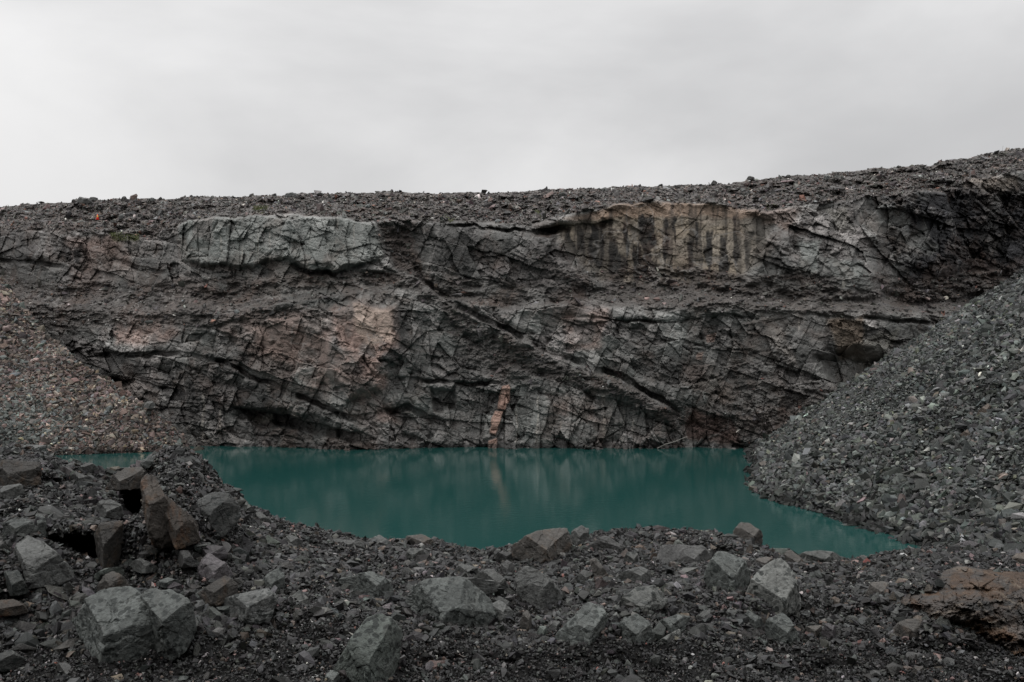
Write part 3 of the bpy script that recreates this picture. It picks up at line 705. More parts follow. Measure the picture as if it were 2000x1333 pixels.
# ================================================================== BOULDERS
_ico = {}
def ico(level):
    if level not in _ico:
        bm = bmesh.new(); bmesh.ops.create_icosphere(bm, subdivisions=level, radius=1)
        V = np.array([v.co[:] for v in bm.verts]); T = np.array([[v.index for v in f.verts] for f in bm.faces]); bm.free()
        _ico[level] = (V / np.linalg.norm(V, axis=1)[:, None], T)
    return _ico[level]
def vor3(p, seed):
    ip = np.floor(p); F1 = np.full(len(p), 9.0); F2 = F1.copy(); b = np.zeros_like(p); dl = np.zeros_like(p)
    for i in (-1, 0, 1):
        for j in (-1, 0, 1):
            for k in (-1, 0, 1):
                c = ip + [i, j, k]
                q = c + np.stack([h01(c[:, 0], c[:, 1], c[:, 2], seed + a) for a in (0, 31, 62)], -1)
                e = p - q; d = (e * e).sum(1); m = d < F1
                F2 = np.where(m, F1, np.minimum(F2, d)); F1 = np.where(m, d, F1); b[m] = c[m]; dl[m] = e[m]
    r = np.stack([h01(b[:, 0], b[:, 1], b[:, 2], seed + a) for a in (7, 17, 27, 37)], -1) - .5
    return np.sqrt(F1), np.sqrt(F2), r, dl
def hull_planes(pts):
    bm = bmesh.new()
    for q in pts: bm.verts.new(q)
    bmesh.ops.convex_hull(bm, input=bm.verts)
    bm.normal_update()
    c = np.mean(pts, 0); res = []
    for f in bm.faces:
        n = np.array(f.normal[:]); h = float(np.dot(np.array(f.verts[0].co[:]) - c, n))
        if h < 0: n, h = -n, -h
        if f.calc_area() > 1e-9: res.append((n, h))
    bm.free(); return c, np.array([r[0] for r in res]), np.array([r[1] for r in res])
def rock_from_hull(pts, level, seed, rough=1.0, sharp=26, chips=10, strata=None):
    pts = np.array(pts, float)
    c, Nn, Hh_ = hull_planes(pts)
    return carve(c, Nn, Hh_, pts.max(0) - pts.min(0), level, seed, rough, sharp, chips, strata)
def convex2(p):
    p = sorted(map(tuple, p)); out = []
    for rng in (p, p[::-1]):
        h = []
        for q in rng:
            while len(h) > 1 and (h[-1][0] - h[-2][0]) * (q[1] - h[-2][1]) - (h[-1][1] - h[-2][1]) * (q[0] - h[-2][0]) <= 0: h.pop()
            h.append(q)
        out += h[:-1]
    return np.array(out)
def block_planes(poly, d, fwd, seed, ridge=None, back=.6, zfloor=None):
    """half-spaces of a broken block whose outline seen from the front is poly"""
    rs = np.random.RandomState(seed)
    P3 = unproj(np.array(poly, float)[:, 0], np.array(poly, float)[:, 1], d); xz = convex2(P3[:, [0, 2]])
    w_, h_ = np.ptp(xz[:, 0]), np.ptp(xz[:, 1]); T_ = math.sqrt(w_ * h_)
    c = np.array([xz[:, 0].mean(), d, xz[:, 1].mean()]); Nn, Hh_ = [], []
    def add(n, p):
        n = np.array(n, float); n /= np.linalg.norm(n); Nn.append(n); Hh_.append(max(float(np.dot(np.array(p) - c, n)), .04 * T_))
    for k in range(len(xz)):
        a, b = xz[k], xz[(k + 1) % len(xz)]; e = b - a; n = np.array([e[1], -e[0]]) / (np.linalg.norm(e) + 1e-9)
        if zfloor is not None and n[1] < -.55: continue
        A3, B3 = np.array([a[0], d, a[1]]), np.array([b[0], d, b[1]])
        m3 = np.cross(A3, B3); m3 /= np.linalg.norm(m3) + 1e-9
        if m3[0] * n[0] + m3[2] * n[1] < 0: m3 = -m3
        add(m3 + [0, rs.uniform(0, .16), 0], A3)
    if zfloor is not None: add([0, 0, -1], [0, d, zfloor])
    if ridge:
        rr = np.array([[q[0], q[1]] for q in ridge if q[2] > .45] or [[q[0], q[1]] for q in ridge]); px, py = rr.mean(0)
        R_ = unproj(px, py, d)
    else: R_ = np.array([c[0] + rs.uniform(-.18, .18) * w_, d, c[2] + rs.uniform(.0, .2) * h_])
    R_ = R_ + np.array([0, -fwd * T_, 0])
    a = rs.uniform(-.35, .35)
    x0, x1, z1 = xz[:, 0].min(), xz[:, 0].max(), xz[:, 1].max()
    # each face leaves the corner R_ and meets the outline at about mid-depth, so the outline survives
    add([a * .6, -max(.12, (z1 - R_[2]) / ((fwd + rs.uniform(.1, .45)) * T_)), 1.0], R_)                     # weathered top face
    add([-(fwd + rs.uniform(0, .3)) * T_ / max(R_[0] - x0, .15 * w_), -1, rs.uniform(-.25, .12)], R_ + [.03 * w_, 0, 0])   # two broken front faces
    add([(fwd + rs.uniform(0, .3)) * T_ / max(x1 - R_[0], .15 * w_), -1, rs.uniform(-.3, .12)], R_)
    if rs.rand() < .6: add([rs.uniform(-.3, .3), -.9, -rs.uniform(.45, .8)], R_ + [0, 0, -.22 * h_])
    if rs.rand() < .7: add([rs.choice([-1, 1]) * rs.uniform(.5, .9), -rs.uniform(.5, .8), rs.uniform(.5, .9)], R_ + [0, 0, .2 * h_])
    for sx in (-1, 1): add([sx * rs.uniform(.1, .4), 1, rs.uniform(0, .15)], c + [0, (back + .25) * T_, 0])
    return c, np.array(Nn), np.array(Hh_), np.array([w_, (fwd + back) * T_, h_])
def carve(c, Nn, Hh_, ext, level, seed, rough, sharp, chips, strata):
    rs = np.random.RandomState(seed + 5)
    size = np.cbrt(np.prod(ext))
    V0, _t = ico(3)
    sup = None
    if chips:
        D0_ = V0 * (ext / size); D0_ /= np.linalg.norm(D0_, axis=1)[:, None]
        r0 = 1 / ((np.clip(D0_ @ Nn.T, 0, None) / Hh_[None]).max(1) + 1e-9); S0 = D0_ * r0[:, None]
        for _ in range(chips):
            n = rs.normal(size=3); n /= np.linalg.norm(n)
            Nn = np.vstack([Nn, n]); Hh_ = np.append(Hh_, (S0 @ n).max() * rs.uniform(.9, .985))
    Hh_ = np.maximum(Hh_, size * .04)
    pts = np.stack([c - ext / 2, c + ext / 2])
    V, T = ico(level)
    # sample directions stretched to the rock's own proportions, so that long rocks stay evenly meshed
    ext = (pts.max(0) - pts.min(0)) / size
    Dn = V * ext; Dn /= np.linalg.norm(Dn, axis=1)[:, None]
    dots = np.clip(Dn @ Nn.T, 0, None) / Hh_[None]
    inv = ((dots ** sharp).sum(1)) ** (1 / sharp)
    r = 1 / inv
    Q = Dn * r[:, None]
    qs = Q / size
    off = rs.rand(3) * 50
    # stepped chips: quantised noise makes flat flakes with small scarps
    dis = 0
    for fr, am in ((1.9, .095), (4.6, .050)) + (((11.0, .024),) if level > 4 else ()):
        wq = qs * fr + off + .25 * fbm3(qs * fr * 1.5, seed + 3, 2)[:, None]
        f1, f2, r_, dl = vor3(wq, seed + int(fr * 10))
        dis = dis + am * (r_[:, 0] * .7 + 1.7 * (r_[:, 1:] * dl).sum(1)) - am * .35 * np.exp(-(f2 - f1) / .04)
    dis = dis + fbm3(qs * 9 + off, seed + 9, 5, .65) * .030
    if strata is not None:
        sd = np.array(strata, float); sd /= np.linalg.norm(sd)
        tt = (qs @ sd) * 16 + off[0] + 1.6 * fbm3(qs * 2 + off, seed + 5, 2)
        dis = dis + (np.abs((tt % 1) - .5) - .25) * .03 * (.4 + 2.4 * fbm3(qs * 3 + off, seed + 6, 2))
    rg = np.abs(fbm3(qs * 4.5 + off, seed + 19, 3, .55))
    dis = dis - .008 * np.exp(-rg / .01)
    Q = Q * (1 + rough * dis[:, None])
    return Q + c, T, Q / size
MATS = {'plain': (M_plain, (.082, .084, .081)), 'spot': (M_spot, (.096, .104, .099)), 'rust': (M_rust, (.062, .054, .047)), 'frust': (M_frust, (.064, .060, .055)),
        'purple': (M_plain, (.085, .078, .082)), 'dark': (M_plain, (.046, .046, .045)), 'pale': (M_spot, (.105, .108, .102)), 'pink': (M_plain, (.15, .105, .095)), 'far': (M_far, (.09, .09, .086)), 'white': (M_far, (.34, .33, .31)),
        'green': (M_spot, (.078, .088, .080)), 'farbrown': (M_far, (.12, .098, .083)), 'darkspot': (M_spot, (.066, .068, .066)), 'farpale': (M_far, (.15, .155, .15))}
def outline_pts(poly, d, fwd, seed, base_fn=None, ridge=None, back=.6):
    rs = np.random.RandomState(seed)
    poly = np.array(poly, float); w_ = (poly[:, 0].max() - poly[:, 0].min()) / F * d; h_ = (poly[:, 1].max() - poly[:, 1].min()) / F * d
    T_ = (w_ * h_) ** .5; cx_, cy_ = poly.mean(0); y0, y1 = poly[:, 1].min(), poly[:, 1].max()
    pts = []
    for px, py in poly:
        pts.append(unproj(px, py, d + rs.uniform(-.06, .06) * T_))
    if ridge is None:
        ridge = [(cx_ + rs.uniform(-.12, .12) * (poly[:, 0].max() - poly[:, 0].min()), y0 + .38 * (y1 - y0), 1.0),
                 (cx_ + rs.uniform(.1, .3) * (poly[:, 0].max() - cx_), y0 + .6 * (y1 - y0), .9)]
    for px, py, f in ridge:
        pts.append(unproj(px, py, d - f * fwd * T_))
    # foot of the rock, in front, carried under the ground
    low = poly[poly[:, 1] > y0 + .62 * (y1 - y0)]
    for px, py in low:
        dd = d - fwd * T_ * rs.uniform(.45, .7)
        pts.append(unproj(cx_ + (px - cx_) * .9, py, dd) + np.array([0, 0, -.12 * h_]))
    # the back: a smaller copy of the outline, set lower
    for px, py in poly[rs.randint(2)::3]:
        p = unproj(cx_ + (px - cx_) * .55, cy_ + (py - cy_) * .55 + .1 * (y1 - y0), d)
        p[1] += back * T_ * rs.uniform(.7, 1.1); pts.append(p)
    return np.array(pts)
_seed = [1000]
rs_t = np.random.RandomState(5)
def boulder(name, label, cat, mat, polys, base=None, d=None, level=5, fwd=.42, rough=1.0, ridge=None, strata=None, group=None, tone=1.0, chips=5, doff=0.0, sharp=80, under=False):
    """polys: one outline, or a list of outlines for a rock with several lobes"""
    if isinstance(polys[0][0], (int, float)): polys = [polys]
    VV, TT2, CC, off = [], [], [], 0
    m, bc = MATS[mat]
    for k, poly in enumerate(polys):
        _seed[0] += 1; seed = _seed[0]
        pa = np.array(poly, float)
        if d is None:
            py1 = pa[:, 1].max(); pxm = pa[pa[:, 1] > py1 - 12][:, 0].mean() if base is None else base[0]
            pyb = py1 if base is None else base[1]
            dc = float(fg_depth(np.array([pxm]), np.array([min(max(pyb, float(interp(pxm, FC)) + 2), 1420)]))[0])
        else: dc = d
        T_ = math.sqrt(np.ptp(pa[:, 0]) * np.ptp(pa[:, 1])) / F * dc
        dm = dc + fwd * T_ * .6 + doff if d is None else d + doff
        rg = ridge[k] if (ridge and len(polys) > 1) else ridge
        if level == 6: chips = max(chips, 7)
        pcx, pcy = pa.mean(0); grow = 1.04 if d is None else 1.0
        poly = [(pcx + (a - pcx) * grow, pcy + (b_ - pcy) * grow) for a, b_ in poly]
        zf = None if (d is not None or under) else float(unproj(0, pyb, dc)[2]) - .05 * T_
        c_, Nn_, Hn_, ext_ = block_planes(poly, dm, fwd, seed, ridge=rg, zfloor=zf)
        V, T, qn = carve(c_, Nn_, Hn_, ext_, level, seed, rough, sharp, chips, strata)
        if qn[:, 0].size:
            vv = np.exp(.25 * fbm3(qn * 2.5 + seed % 17, seed, 3))
        VV.append(V); TT2.append(T + off); CC.append(np.array(bc) * tone * ((.72 if pa[:, 0].mean() < 480 else .9) * math.exp(rs_t.normal(0, .2)) if d is None else .8) * vv[:, None]); off += len(V)
    V = np.concatenate(VV); c0 = V.mean(0); c0[2] = V[:, 2].min()
    if d is None: V[:, 2] -= .008
    o = tri_mesh(name, V - c0, np.concatenate(TT2), m, np.concatenate(CC), smooth_=False)
    o.location = c0
    return tag(o, label, cat, group)
B = boulder
# --- left heap
B('boulder', 'big pale green grey two-lobed boulder with dark speckles and a pink vein, lower left', 'boulder', 'spot',
  [[(145, 1210), (168, 1172), (205, 1152), (262, 1146), (285, 1165), (318, 1215), (325, 1250), (300, 1282), (245, 1303), (200, 1290), (160, 1262)],
   [(268, 1168), (290, 1150), (338, 1149), (366, 1168), (379, 1190), (383, 1228), (373, 1246), (335, 1240), (300, 1215)]],
  base=(260, 1292), level=6, ridge=[[(210, 1180, .8), (262, 1195, 1.0), (200, 1245, .8), (255, 1265, .9)], [(300, 1178, .8), (350, 1195, 1.0), (345, 1228, .7)]], tone=1.05)
B('boulder', 'dark angular slab with pale edges leaning beside the two-lobed boulder', 'boulder', 'darkspot', [(418, 1212), (427, 1168), (500, 1150), (526, 1150), (545, 1166), (530, 1198), (478, 1212)], ridge=[(505, 1160, .5), (520, 1188, .9), (450, 1175, .8)], level=6)
B('boulder', 'upright pointed speckled stone behind the dark angular slab', 'boulder', 'spot', [(503, 1146), (525, 1117), (545, 1105), (556, 1120), (557, 1142), (546, 1165), (520, 1156)], ridge=[(530, 1128, .9), (540, 1145, .9)])
B('boulder', 'small pale pyramid-shaped stone half sunk in the fine gravel', 'boulder', 'pale', [(548, 1182), (568, 1166), (584, 1151), (601, 1166), (613, 1194), (580, 1196)], ridge=[(584, 1170, .8)], tone=.9)
B('boulder', 'purple grey jagged boulder perched on the rust streaked stone', 'boulder', 'purple', [(386, 1106), (392, 1090), (410, 1078), (440, 1098), (464, 1128), (458, 1142), (420, 1138), (388, 1122)], ridge=[(412, 1096, .9), (440, 1120, 1)], level=6, rough=1.3, tone=1.2)
B('boulder', 'brown stone with a rust patch wedged below the purple grey boulder', 'boulder', 'frust', [(370, 1172), (398, 1150), (425, 1130), (441, 1122), (464, 1136), (463, 1155), (445, 1172), (400, 1178)], ridge=[(435, 1140, .8), (410, 1160, .9)])
B('boulder', 'flat mauve slab lying behind the purple grey boulder', 'boulder', 'purple', [(386, 1078), (403, 1062), (440, 1065), (446, 1076), (422, 1092), (390, 1090)], tone=1.0)
B('boulder', 'tall leaning brown slab with orange streaks beside the upper cave', 'boulder', 'rust', [[(272, 934), (288, 922), (304, 928), (322, 975), (352, 1040), (350, 1066), (318, 1062), (296, 1048), (284, 1010)], [(300, 960), (318, 962), (352, 990), (382, 1014), (388, 1046), (378, 1067), (345, 1068), (325, 1030)]],
  base=(340, 1064), level=6, ridge=[[(300, 985, .9)], [(352, 1030, .9)]], strata=(.8, 0, .6), rough=1.3, fwd=.3, doff=-.06)
B('boulder', 'large grey speckled boulder jutting from below the gravel peak', 'boulder', 'darkspot', [(372, 1000), (392, 972), (420, 956), (448, 962), (468, 984), (470, 1002), (456, 1022), (440, 1042), (402, 1052), (380, 1040)],
  base=(415, 1046), level=6, ridge=[(420, 985, 1.0), (395, 1000, .9), (450, 995, .8), (405, 1035, .25)], tone=1.15, under=True)
B('boulder', 'dark slab roofing the upper cave on the left heap', 'boulder', 'frust', [(202, 955), (222, 928), (246, 912), (276, 909), (284, 925), (280, 952), (248, 950), (225, 950)], base=(240, 960), level=6, fwd=.6, doff=-.35, ridge=[(250, 925, .8), (245, 942, 1.0)], tone=1.15, under=True)
B('boulder', 'small pale stone capping the dark slab over the upper cave', 'boulder', 'spot', [(272, 906), (280, 896), (298, 890), (301, 902), (290, 912), (276, 914)], base=(285, 925), doff=-.1, under=True)
B('boulder', 'rounded grey stone overhanging the brown pillar rock', 'boulder', 'plain', [(186, 988), (196, 978), (218, 973), (236, 985), (244, 1004), (236, 1013), (206, 1009), (190, 1000)], base=(215, 1030), doff=-.25, fwd=.6, level=6, ridge=[(215, 985, .8), (225, 1000, 1)], tone=.9, under=True)
B('boulder', 'brown upright pillar rock between the two caves', 'boulder', 'frust', [(180, 1040), (200, 1018), (242, 1014), (241, 1045), (237, 1080), (228, 1106), (203, 1104), (188, 1085)], level=6, base=(212, 1106), ridge=[(215, 1040, .7), (212, 1080, .8)], strata=(1, 0, .15), tone=1.1)
B('boulder', 'domed pale speckled boulder at the left edge under a dark slope', 'boulder', 'spot', [(2, 1045), (6, 1022), (25, 1011), (50, 1012), (74, 1030), (68, 1040), (45, 1052), (12, 1066)], base=(35, 1068), level=6, tone=.85)
B('boulder', 'narrow grey stone standing between the domed boulder and the lower cave', 'boulder', 'spot', [(68, 1002), (84, 1004), (97, 1034), (92, 1046), (74, 1044), (66, 1020)], base=(80, 1052), tone=.8)
B('boulder', 'large pale-topped boulder with a black hollow under its front at the left', 'boulder', 'plain', [(20, 1090), (33, 1060), (60, 1046), (80, 1054), (112, 1080), (140, 1108), (142, 1124), (108, 1140), (60, 1142), (34, 1112)],
  base=(80, 1128), level=6, fwd=.55, ridge=[(75, 1085, .9), (110, 1100, .8), (60, 1102, 1.0), (105, 1128, .25), (60, 1132, .1)], tone=1.0, doff=-.05, under=True)
B('boulder', 'leaning mottled stone at the left edge under the pale-topped boulder', 'boulder', 'spot', [(8, 1116), (35, 1111), (50, 1138), (61, 1162), (34, 1158), (14, 1142)], ridge=[(34, 1135, .6)], tone=.8)
B('boulder', 'pale grey boulder on the heap at the far left edge above the domed one', 'boulder', 'plain', [(-6, 962), (8, 946), (40, 942), (46, 956), (30, 972), (0, 974)], tone=1.1)
B('boulder', 'dark slab with an orange spot at the top left of the heap', 'boulder', 'frust', [(-30, 900), (20, 896), (80, 900), (80, 915), (52, 935), (10, 946), (-30, 950)], level=6, fwd=.3, ridge=[(30, 915, .8), (20, 930, 1)], tone=.9)
B('boulder', 'pale humped stone on the crest of the left heap', 'boulder', 'plain', [(150, 916), (162, 906), (176, 901), (192, 912), (190, 926), (165, 928)], tone=1.15)
B('boulder', 'thin tilted slab under the pale humped stone on the crest', 'boulder', 'plain', [(140, 922), (150, 920), (186, 935), (184, 945), (165, 938)], fwd=.3, tone=1.1)
B('boulder', 'grey wedge-shaped stone behind the two-lobed boulder', 'boulder', 'frust', [(184, 1158), (196, 1128), (222, 1112), (242, 1126), (258, 1152), (230, 1160)], tone=1.15)
B('boulder', 'small olive capped flake resting on the grey wedge-shaped stone', 'boulder', 'green', [(186, 1118), (205, 1108), (220, 1106), (210, 1114), (190, 1124)], fwd=.3, base=(205, 1130))
B('boulder', 'small pale mottled stone on gravel above the two-lobed boulder', 'boulder', 'spot', [(308, 1134), (326, 1125), (352, 1133), (346, 1144), (316, 1145)])
B('boulder', 'flat grey stone buried beside the foot of the leaning brown slab', 'boulder', 'plain', [(254, 1096), (275, 1088), (308, 1105), (302, 1116), (262, 1112)])
B('boulder', 'flat stone at the bottom left corner of the gravel', 'boulder', 'darkspot', [(-20, 1282), (22, 1268), (50, 1285), (42, 1302), (-20, 1310)])
B('boulder', 'low rust stained stone at the left edge above the fine gravel', 'boulder', 'rust', [(-20, 1172), (25, 1167), (52, 1180), (54, 1192), (-20, 1200)])
B('boulder', 'pale slab at the water side of the left heap', 'boulder', 'plain', [(494, 1004), (508, 997), (532, 1020), (522, 1027), (505, 1018)], fwd=.3, tone=1.1)
B('boulder', 'small flat stone on the gravel below the water side slab', 'boulder', 'plain', [(548, 1056), (568, 1042), (592, 1055), (588, 1068), (562, 1070)])
B('boulder', 'low slab set into the crest under the lake between left heap and notch', 'boulder', 'plain', [(640, 1062), (660, 1050), (705, 1056), (715, 1066), (680, 1072)], tone=.95)
B('boulder', 'dark stone on the gravel peak of the left heap', 'boulder', 'dark', [(330, 925), (345, 913), (362, 918), (362, 930), (340, 932)], tone=1.2)
B('boulder', 'steep dark slab on the lake side of the gravel peak', 'boulder', 'dark', [(430, 945), (450, 950), (467, 982), (462, 990), (444, 978)], tone=1.3, fwd=.3)
B('boulder', 'long grey stone in the rubble right of the purple grey boulder', 'boulder', 'plain', [(450, 1056), (470, 1050), (500, 1066), (492, 1076), (462, 1070)], tone=.9)
B('boulder', 'dark block in the rubble under the large grey speckled boulder', 'boulder', 'dark', [(346, 1090), (352, 1074), (368, 1072), (378, 1090), (366, 1106), (350, 1104)], tone=1.3)
# --- centre
B('boulder', 'tall green grey pointed boulder cut by the bottom edge of the view', 'boulder', 'green', [(640, 1360), (655, 1300), (690, 1240), (720, 1205), (746, 1194), (767, 1206), (787, 1240), (787, 1262), (771, 1305), (758, 1360)],
  base=(700, 1350), level=6, ridge=[(745, 1225, .6), (745, 1265, 1.0), (700, 1280, .7), (700, 1350, .8)], tone=1.1)
B('boulder', 'corner of a dark stone at the bottom edge beside the pointed boulder', 'boulder', 'spot', [(622, 1350), (644, 1302), (660, 1312), (672, 1350)], tone=.8)
B('boulder', 'broad flat-faced grey boulder covered in dark speckles at the centre', 'boulder', 'spot', [(785, 1196), (800, 1164), (806, 1144), (832, 1130), (905, 1124), (918, 1130), (952, 1165), (978, 1202), (982, 1224), (960, 1236), (900, 1230), (840, 1208)],
  base=(890, 1228), level=6, ridge=[(820, 1146, .35), (908, 1138, .6), (895, 1215, 1.15), (800, 1192, .5)], tone=.9, sharp=90)
B('boulder', 'low grey stone on the right shoulder of the broad speckled boulder', 'boulder', 'plain', [(945, 1186), (975, 1168), (1004, 1194), (996, 1212), (968, 1205)])
B('boulder', 'big rust edged boulder standing on the berm crest against the lake', 'boulder', 'frust', [(999, 1066), (1030, 1044), (1060, 1031), (1107, 1027), (1110, 1050), (1113, 1070), (1092, 1079), (1066, 1099), (1028, 1087), (1008, 1078)],
  level=6, ridge=[(1050, 1052, .6), (1085, 1060, .8), (1060, 1085, .6)], tone=1.35, sharp=90)
B('boulder', 'blocky grey stone right next to the rust edged crest boulder', 'boulder', 'plain', [(1111, 1046), (1120, 1034), (1137, 1024), (1150, 1030), (1149, 1056), (1136, 1070), (1118, 1066)])
B('boulder', 'humped grey boulder with a dark lower side below the rust edged crest boulder', 'boulder', 'plain', [(1004, 1122), (1018, 1104), (1045, 1110), (1076, 1130), (1097, 1160), (1092, 1180), (1074, 1184), (1040, 1162), (1008, 1136)],
  level=6, ridge=[(1045, 1128, .9), (1070, 1150, 1), (1060, 1165, .4)], rough=1.3, tone=.95)
B('boulder', 'striped dark slab leaning left of the humped grey boulder', 'boulder', 'plain', [(938, 1116), (962, 1108), (986, 1130), (999, 1156), (988, 1160), (958, 1142)], strata=(.6, 0, .8), tone=.85)
B('boulder', 'triangular boulder with leopard-like dark spots left of centre', 'boulder', 'spot', [(703, 1118), (725, 1114), (752, 1128), (768, 1142), (764, 1166), (752, 1176), (732, 1150)], ridge=[(738, 1136, .8)], level=6, tone=1.05)
B('boulder', 'dark block tucked behind the leopard spotted triangular boulder', 'boulder', 'dark', [(696, 1140), (712, 1128), (728, 1136), (732, 1152), (712, 1156)], tone=1.4)
B('boulder', 'large mauve mottled boulder leaning in the hollow at lower centre', 'boulder', 'spot', [(1072, 1256), (1090, 1230), (1126, 1208), (1128, 1190), (1152, 1173), (1176, 1180), (1188, 1205), (1180, 1240), (1150, 1262), (1105, 1266)],
  level=6, ridge=[(1155, 1200, .7), (1130, 1235, 1), (1165, 1225, .8)], tone=.82)
B('boulder', 'bright streaky boulder with a dark undercut belly', 'boulder', 'pale', [(1195, 1190), (1215, 1168), (1245, 1144), (1276, 1139), (1298, 1158), (1299, 1182), (1272, 1190), (1230, 1190), (1200, 1200)],
  level=6, fwd=.6, ridge=[(1250, 1165, .9), (1280, 1178, .9), (1225, 1184, 1), (1250, 1196, .2)], tone=.85, rough=1.2, under=True)
B('boulder', 'squat spotted boulder directly below the bright streaky one', 'boulder', 'spot', [(1207, 1222), (1220, 1204), (1242, 1197), (1266, 1214), (1278, 1240), (1270, 1260), (1232, 1270), (1214, 1256)], level=6, tone=.95)
B('boulder', 'light grey stone right of the squat spotted boulder', 'boulder', 'spot', [(1278, 1232), (1290, 1210), (1320, 1199), (1349, 1202), (1340, 1222), (1310, 1242), (1282, 1246)], tone=1.0)
B('boulder', 'long thin shard lying before the light grey stone', 'boulder', 'pale', [(1273, 1262), (1285, 1250), (1325, 1226), (1328, 1235), (1300, 1262), (1278, 1271)], fwd=.35)
B('boulder', 'grey angular stone uphill of the bright streaky boulder', 'boulder', 'plain', [(1199, 1128), (1220, 1114), (1250, 1104), (1273, 1115), (1266, 1136), (1240, 1146), (1218, 1136)], level=6)
B('boulder', 'small rounded pale stone below the crest right of the notch', 'boulder', 'pale', [(1217, 1092), (1225, 1075), (1245, 1077), (1247, 1095), (1226, 1107)], tone=.85)
B('boulder', 'steep narrow slab pointing down the gravel under the blocky crest stone', 'boulder', 'frust', [(1150, 1092), (1164, 1088), (1186, 1118), (1192, 1140), (1180, 1140), (1160, 1116)], strata=(.5, 0, .8), tone=1.3)
B('boulder', 'dark flat-topped block just right of the blocky crest stone', 'boulder', 'dark', [(1166, 1052), (1180, 1044), (1215, 1064), (1230, 1076), (1202, 1082), (1182, 1070)], tone=1.4)
B('boulder', 'wide dark rock buried in the crest near the blocky lakeside stone', 'boulder', 'dark', [(1280, 1092), (1290, 1062), (1370, 1064), (1388, 1082), (1386, 1102), (1340, 1105), (1300, 1102)], level=6, fwd=.3, tone=1.25)
B('boulder', 'small brown upright stone in the hollow left of the mauve boulder', 'boulder', 'frust', [(1014, 1216), (1028, 1186), (1038, 1204), (1040, 1226), (1022, 1232)], tone=1.3)
B('boulder', 'round dark cobble in the hollow left of the mauve boulder', 'boulder', 'green', [(1048, 1232), (1054, 1220), (1066, 1220), (1070, 1236), (1060, 1246)], tone=.9)
B('boulder', 'pinkish flat stone on the fine gravel near the bottom edge', 'boulder', 'pink', [(828, 1302), (840, 1288), (870, 1286), (874, 1296), (856, 1307), (834, 1310)], tone=.6)
B('boulder', 'pale low slab on the crest left of the notch', 'boulder', 'plain', [(710, 1058), (740, 1043), (762, 1058), (762, 1067), (722, 1068)], tone=1.1)
B('boulder', 'jagged slab poking above the crest at the notch', 'boulder', 'frust', [(788, 1062), (794, 1045), (822, 1042), (845, 1054), (852, 1064), (805, 1068)], tone=1.4)
B('boulder', 'dark flat stone between the two crest slabs', 'boulder', 'dark', [(750, 1076), (770, 1064), (792, 1070), (786, 1084), (762, 1084)], tone=1.2)
B('boulder', 'pale crumbly stone under the jagged crest slab', 'boulder', 'pale', [(788, 1086), (800, 1069), (826, 1070), (836, 1084), (816, 1098)], tone=.8, rough=1.5)
B('boulder', 'dark round stone left of the rust edged crest boulder', 'boulder', 'dark', [(968, 1084), (978, 1076), (998, 1076), (1000, 1088), (984, 1096)], tone=1.2)
B('boulder', 'upright dark stone below the rust edged crest boulder', 'boulder', 'dark', [(976, 1104), (990, 1092), (1004, 1100), (1004, 1126), (986, 1122)], tone=1.5)
B('boulder', 'grey stone in the scattered stones above the mauve boulder', 'boulder', 'plain', [(1120, 1128), (1140, 1110), (1162, 1118), (1160, 1138), (1132, 1144)])
B('boulder', 'long grey slab just above the broad speckled boulder', 'boulder', 'plain', [(888, 1112), (903, 1099), (932, 1108), (938, 1124), (915, 1127)], tone=.9)
B('boulder', 'grey slab capping the top edge of the broad speckled boulder', 'boulder', 'plain', [(812, 1144), (830, 1130), (890, 1122), (915, 1124), (900, 1132), (840, 1142)], fwd=.3, tone=1.15, base=(860, 1175))
B('boulder', 'small block in the dark gap right of the mauve boulder', 'boulder', 'plain', [(1184, 1232), (1192, 1214), (1208, 1210), (1214, 1232), (1200, 1244)], tone=.8)
B('boulder', 'grey stone embedded by the dark cobble in the hollow', 'boulder', 'plain', [(1072, 1226), (1082, 1210), (1094, 1212), (1094, 1226), (1080, 1234)], tone=.9)
B('boulder', 'slanted stone above the broad speckled boulder near its right corner', 'boulder', 'plain', [(958, 1172), (975, 1160), (1005, 1182), (1002, 1192), (975, 1186)], tone=.85)
# --- right
B('boulder', 'dark rounded boulder with pale flecks left of the pyramid boulder', 'boulder', 'spot', [(1374, 1130), (1382, 1100), (1402, 1078), (1440, 1082), (1468, 1112), (1464, 1148), (1440, 1160), (1410, 1156), (1380, 1146)],
  level=6, ridge=[(1420, 1100, .8), (1400, 1135, 1), (1445, 1130, .5)], tone=.8)
B('boulder', 'tallest boulder on the right, a grey pyramid with a pointed top', 'boulder', 'pale', [(1450, 1184), (1464, 1140), (1480, 1114), (1526, 1089), (1541, 1100), (1546, 1120), (1561, 1155), (1566, 1182), (1552, 1196), (1520, 1200), (1484, 1198)],
  level=6, ridge=[(1525, 1110, .25), (1535, 1120, .6), (1475, 1180, 1.0), (1545, 1182, .8)], tone=.92, sharp=90)
B('boulder', 'dark brown stone peeking out behind the pyramid boulder', 'boulder', 'frust', [(1530, 1082), (1545, 1072), (1562, 1090), (1584, 1106), (1548, 1112), (1538, 1098)], tone=1.2)
B('boulder', 'long low pale slab on the crest behind the pyramid boulder', 'boulder', 'pale', [(1552, 1086), (1575, 1075), (1602, 1072), (1628, 1077), (1664, 1094), (1640, 1104), (1590, 1102)], level=6, tone=.95, fwd=.5)
B('boulder', 'small pale stone right of the long low crest slab', 'boulder', 'pale', [(1671, 1098), (1676, 1088), (1687, 1081), (1699, 1092), (1692, 1102)], tone=.8)
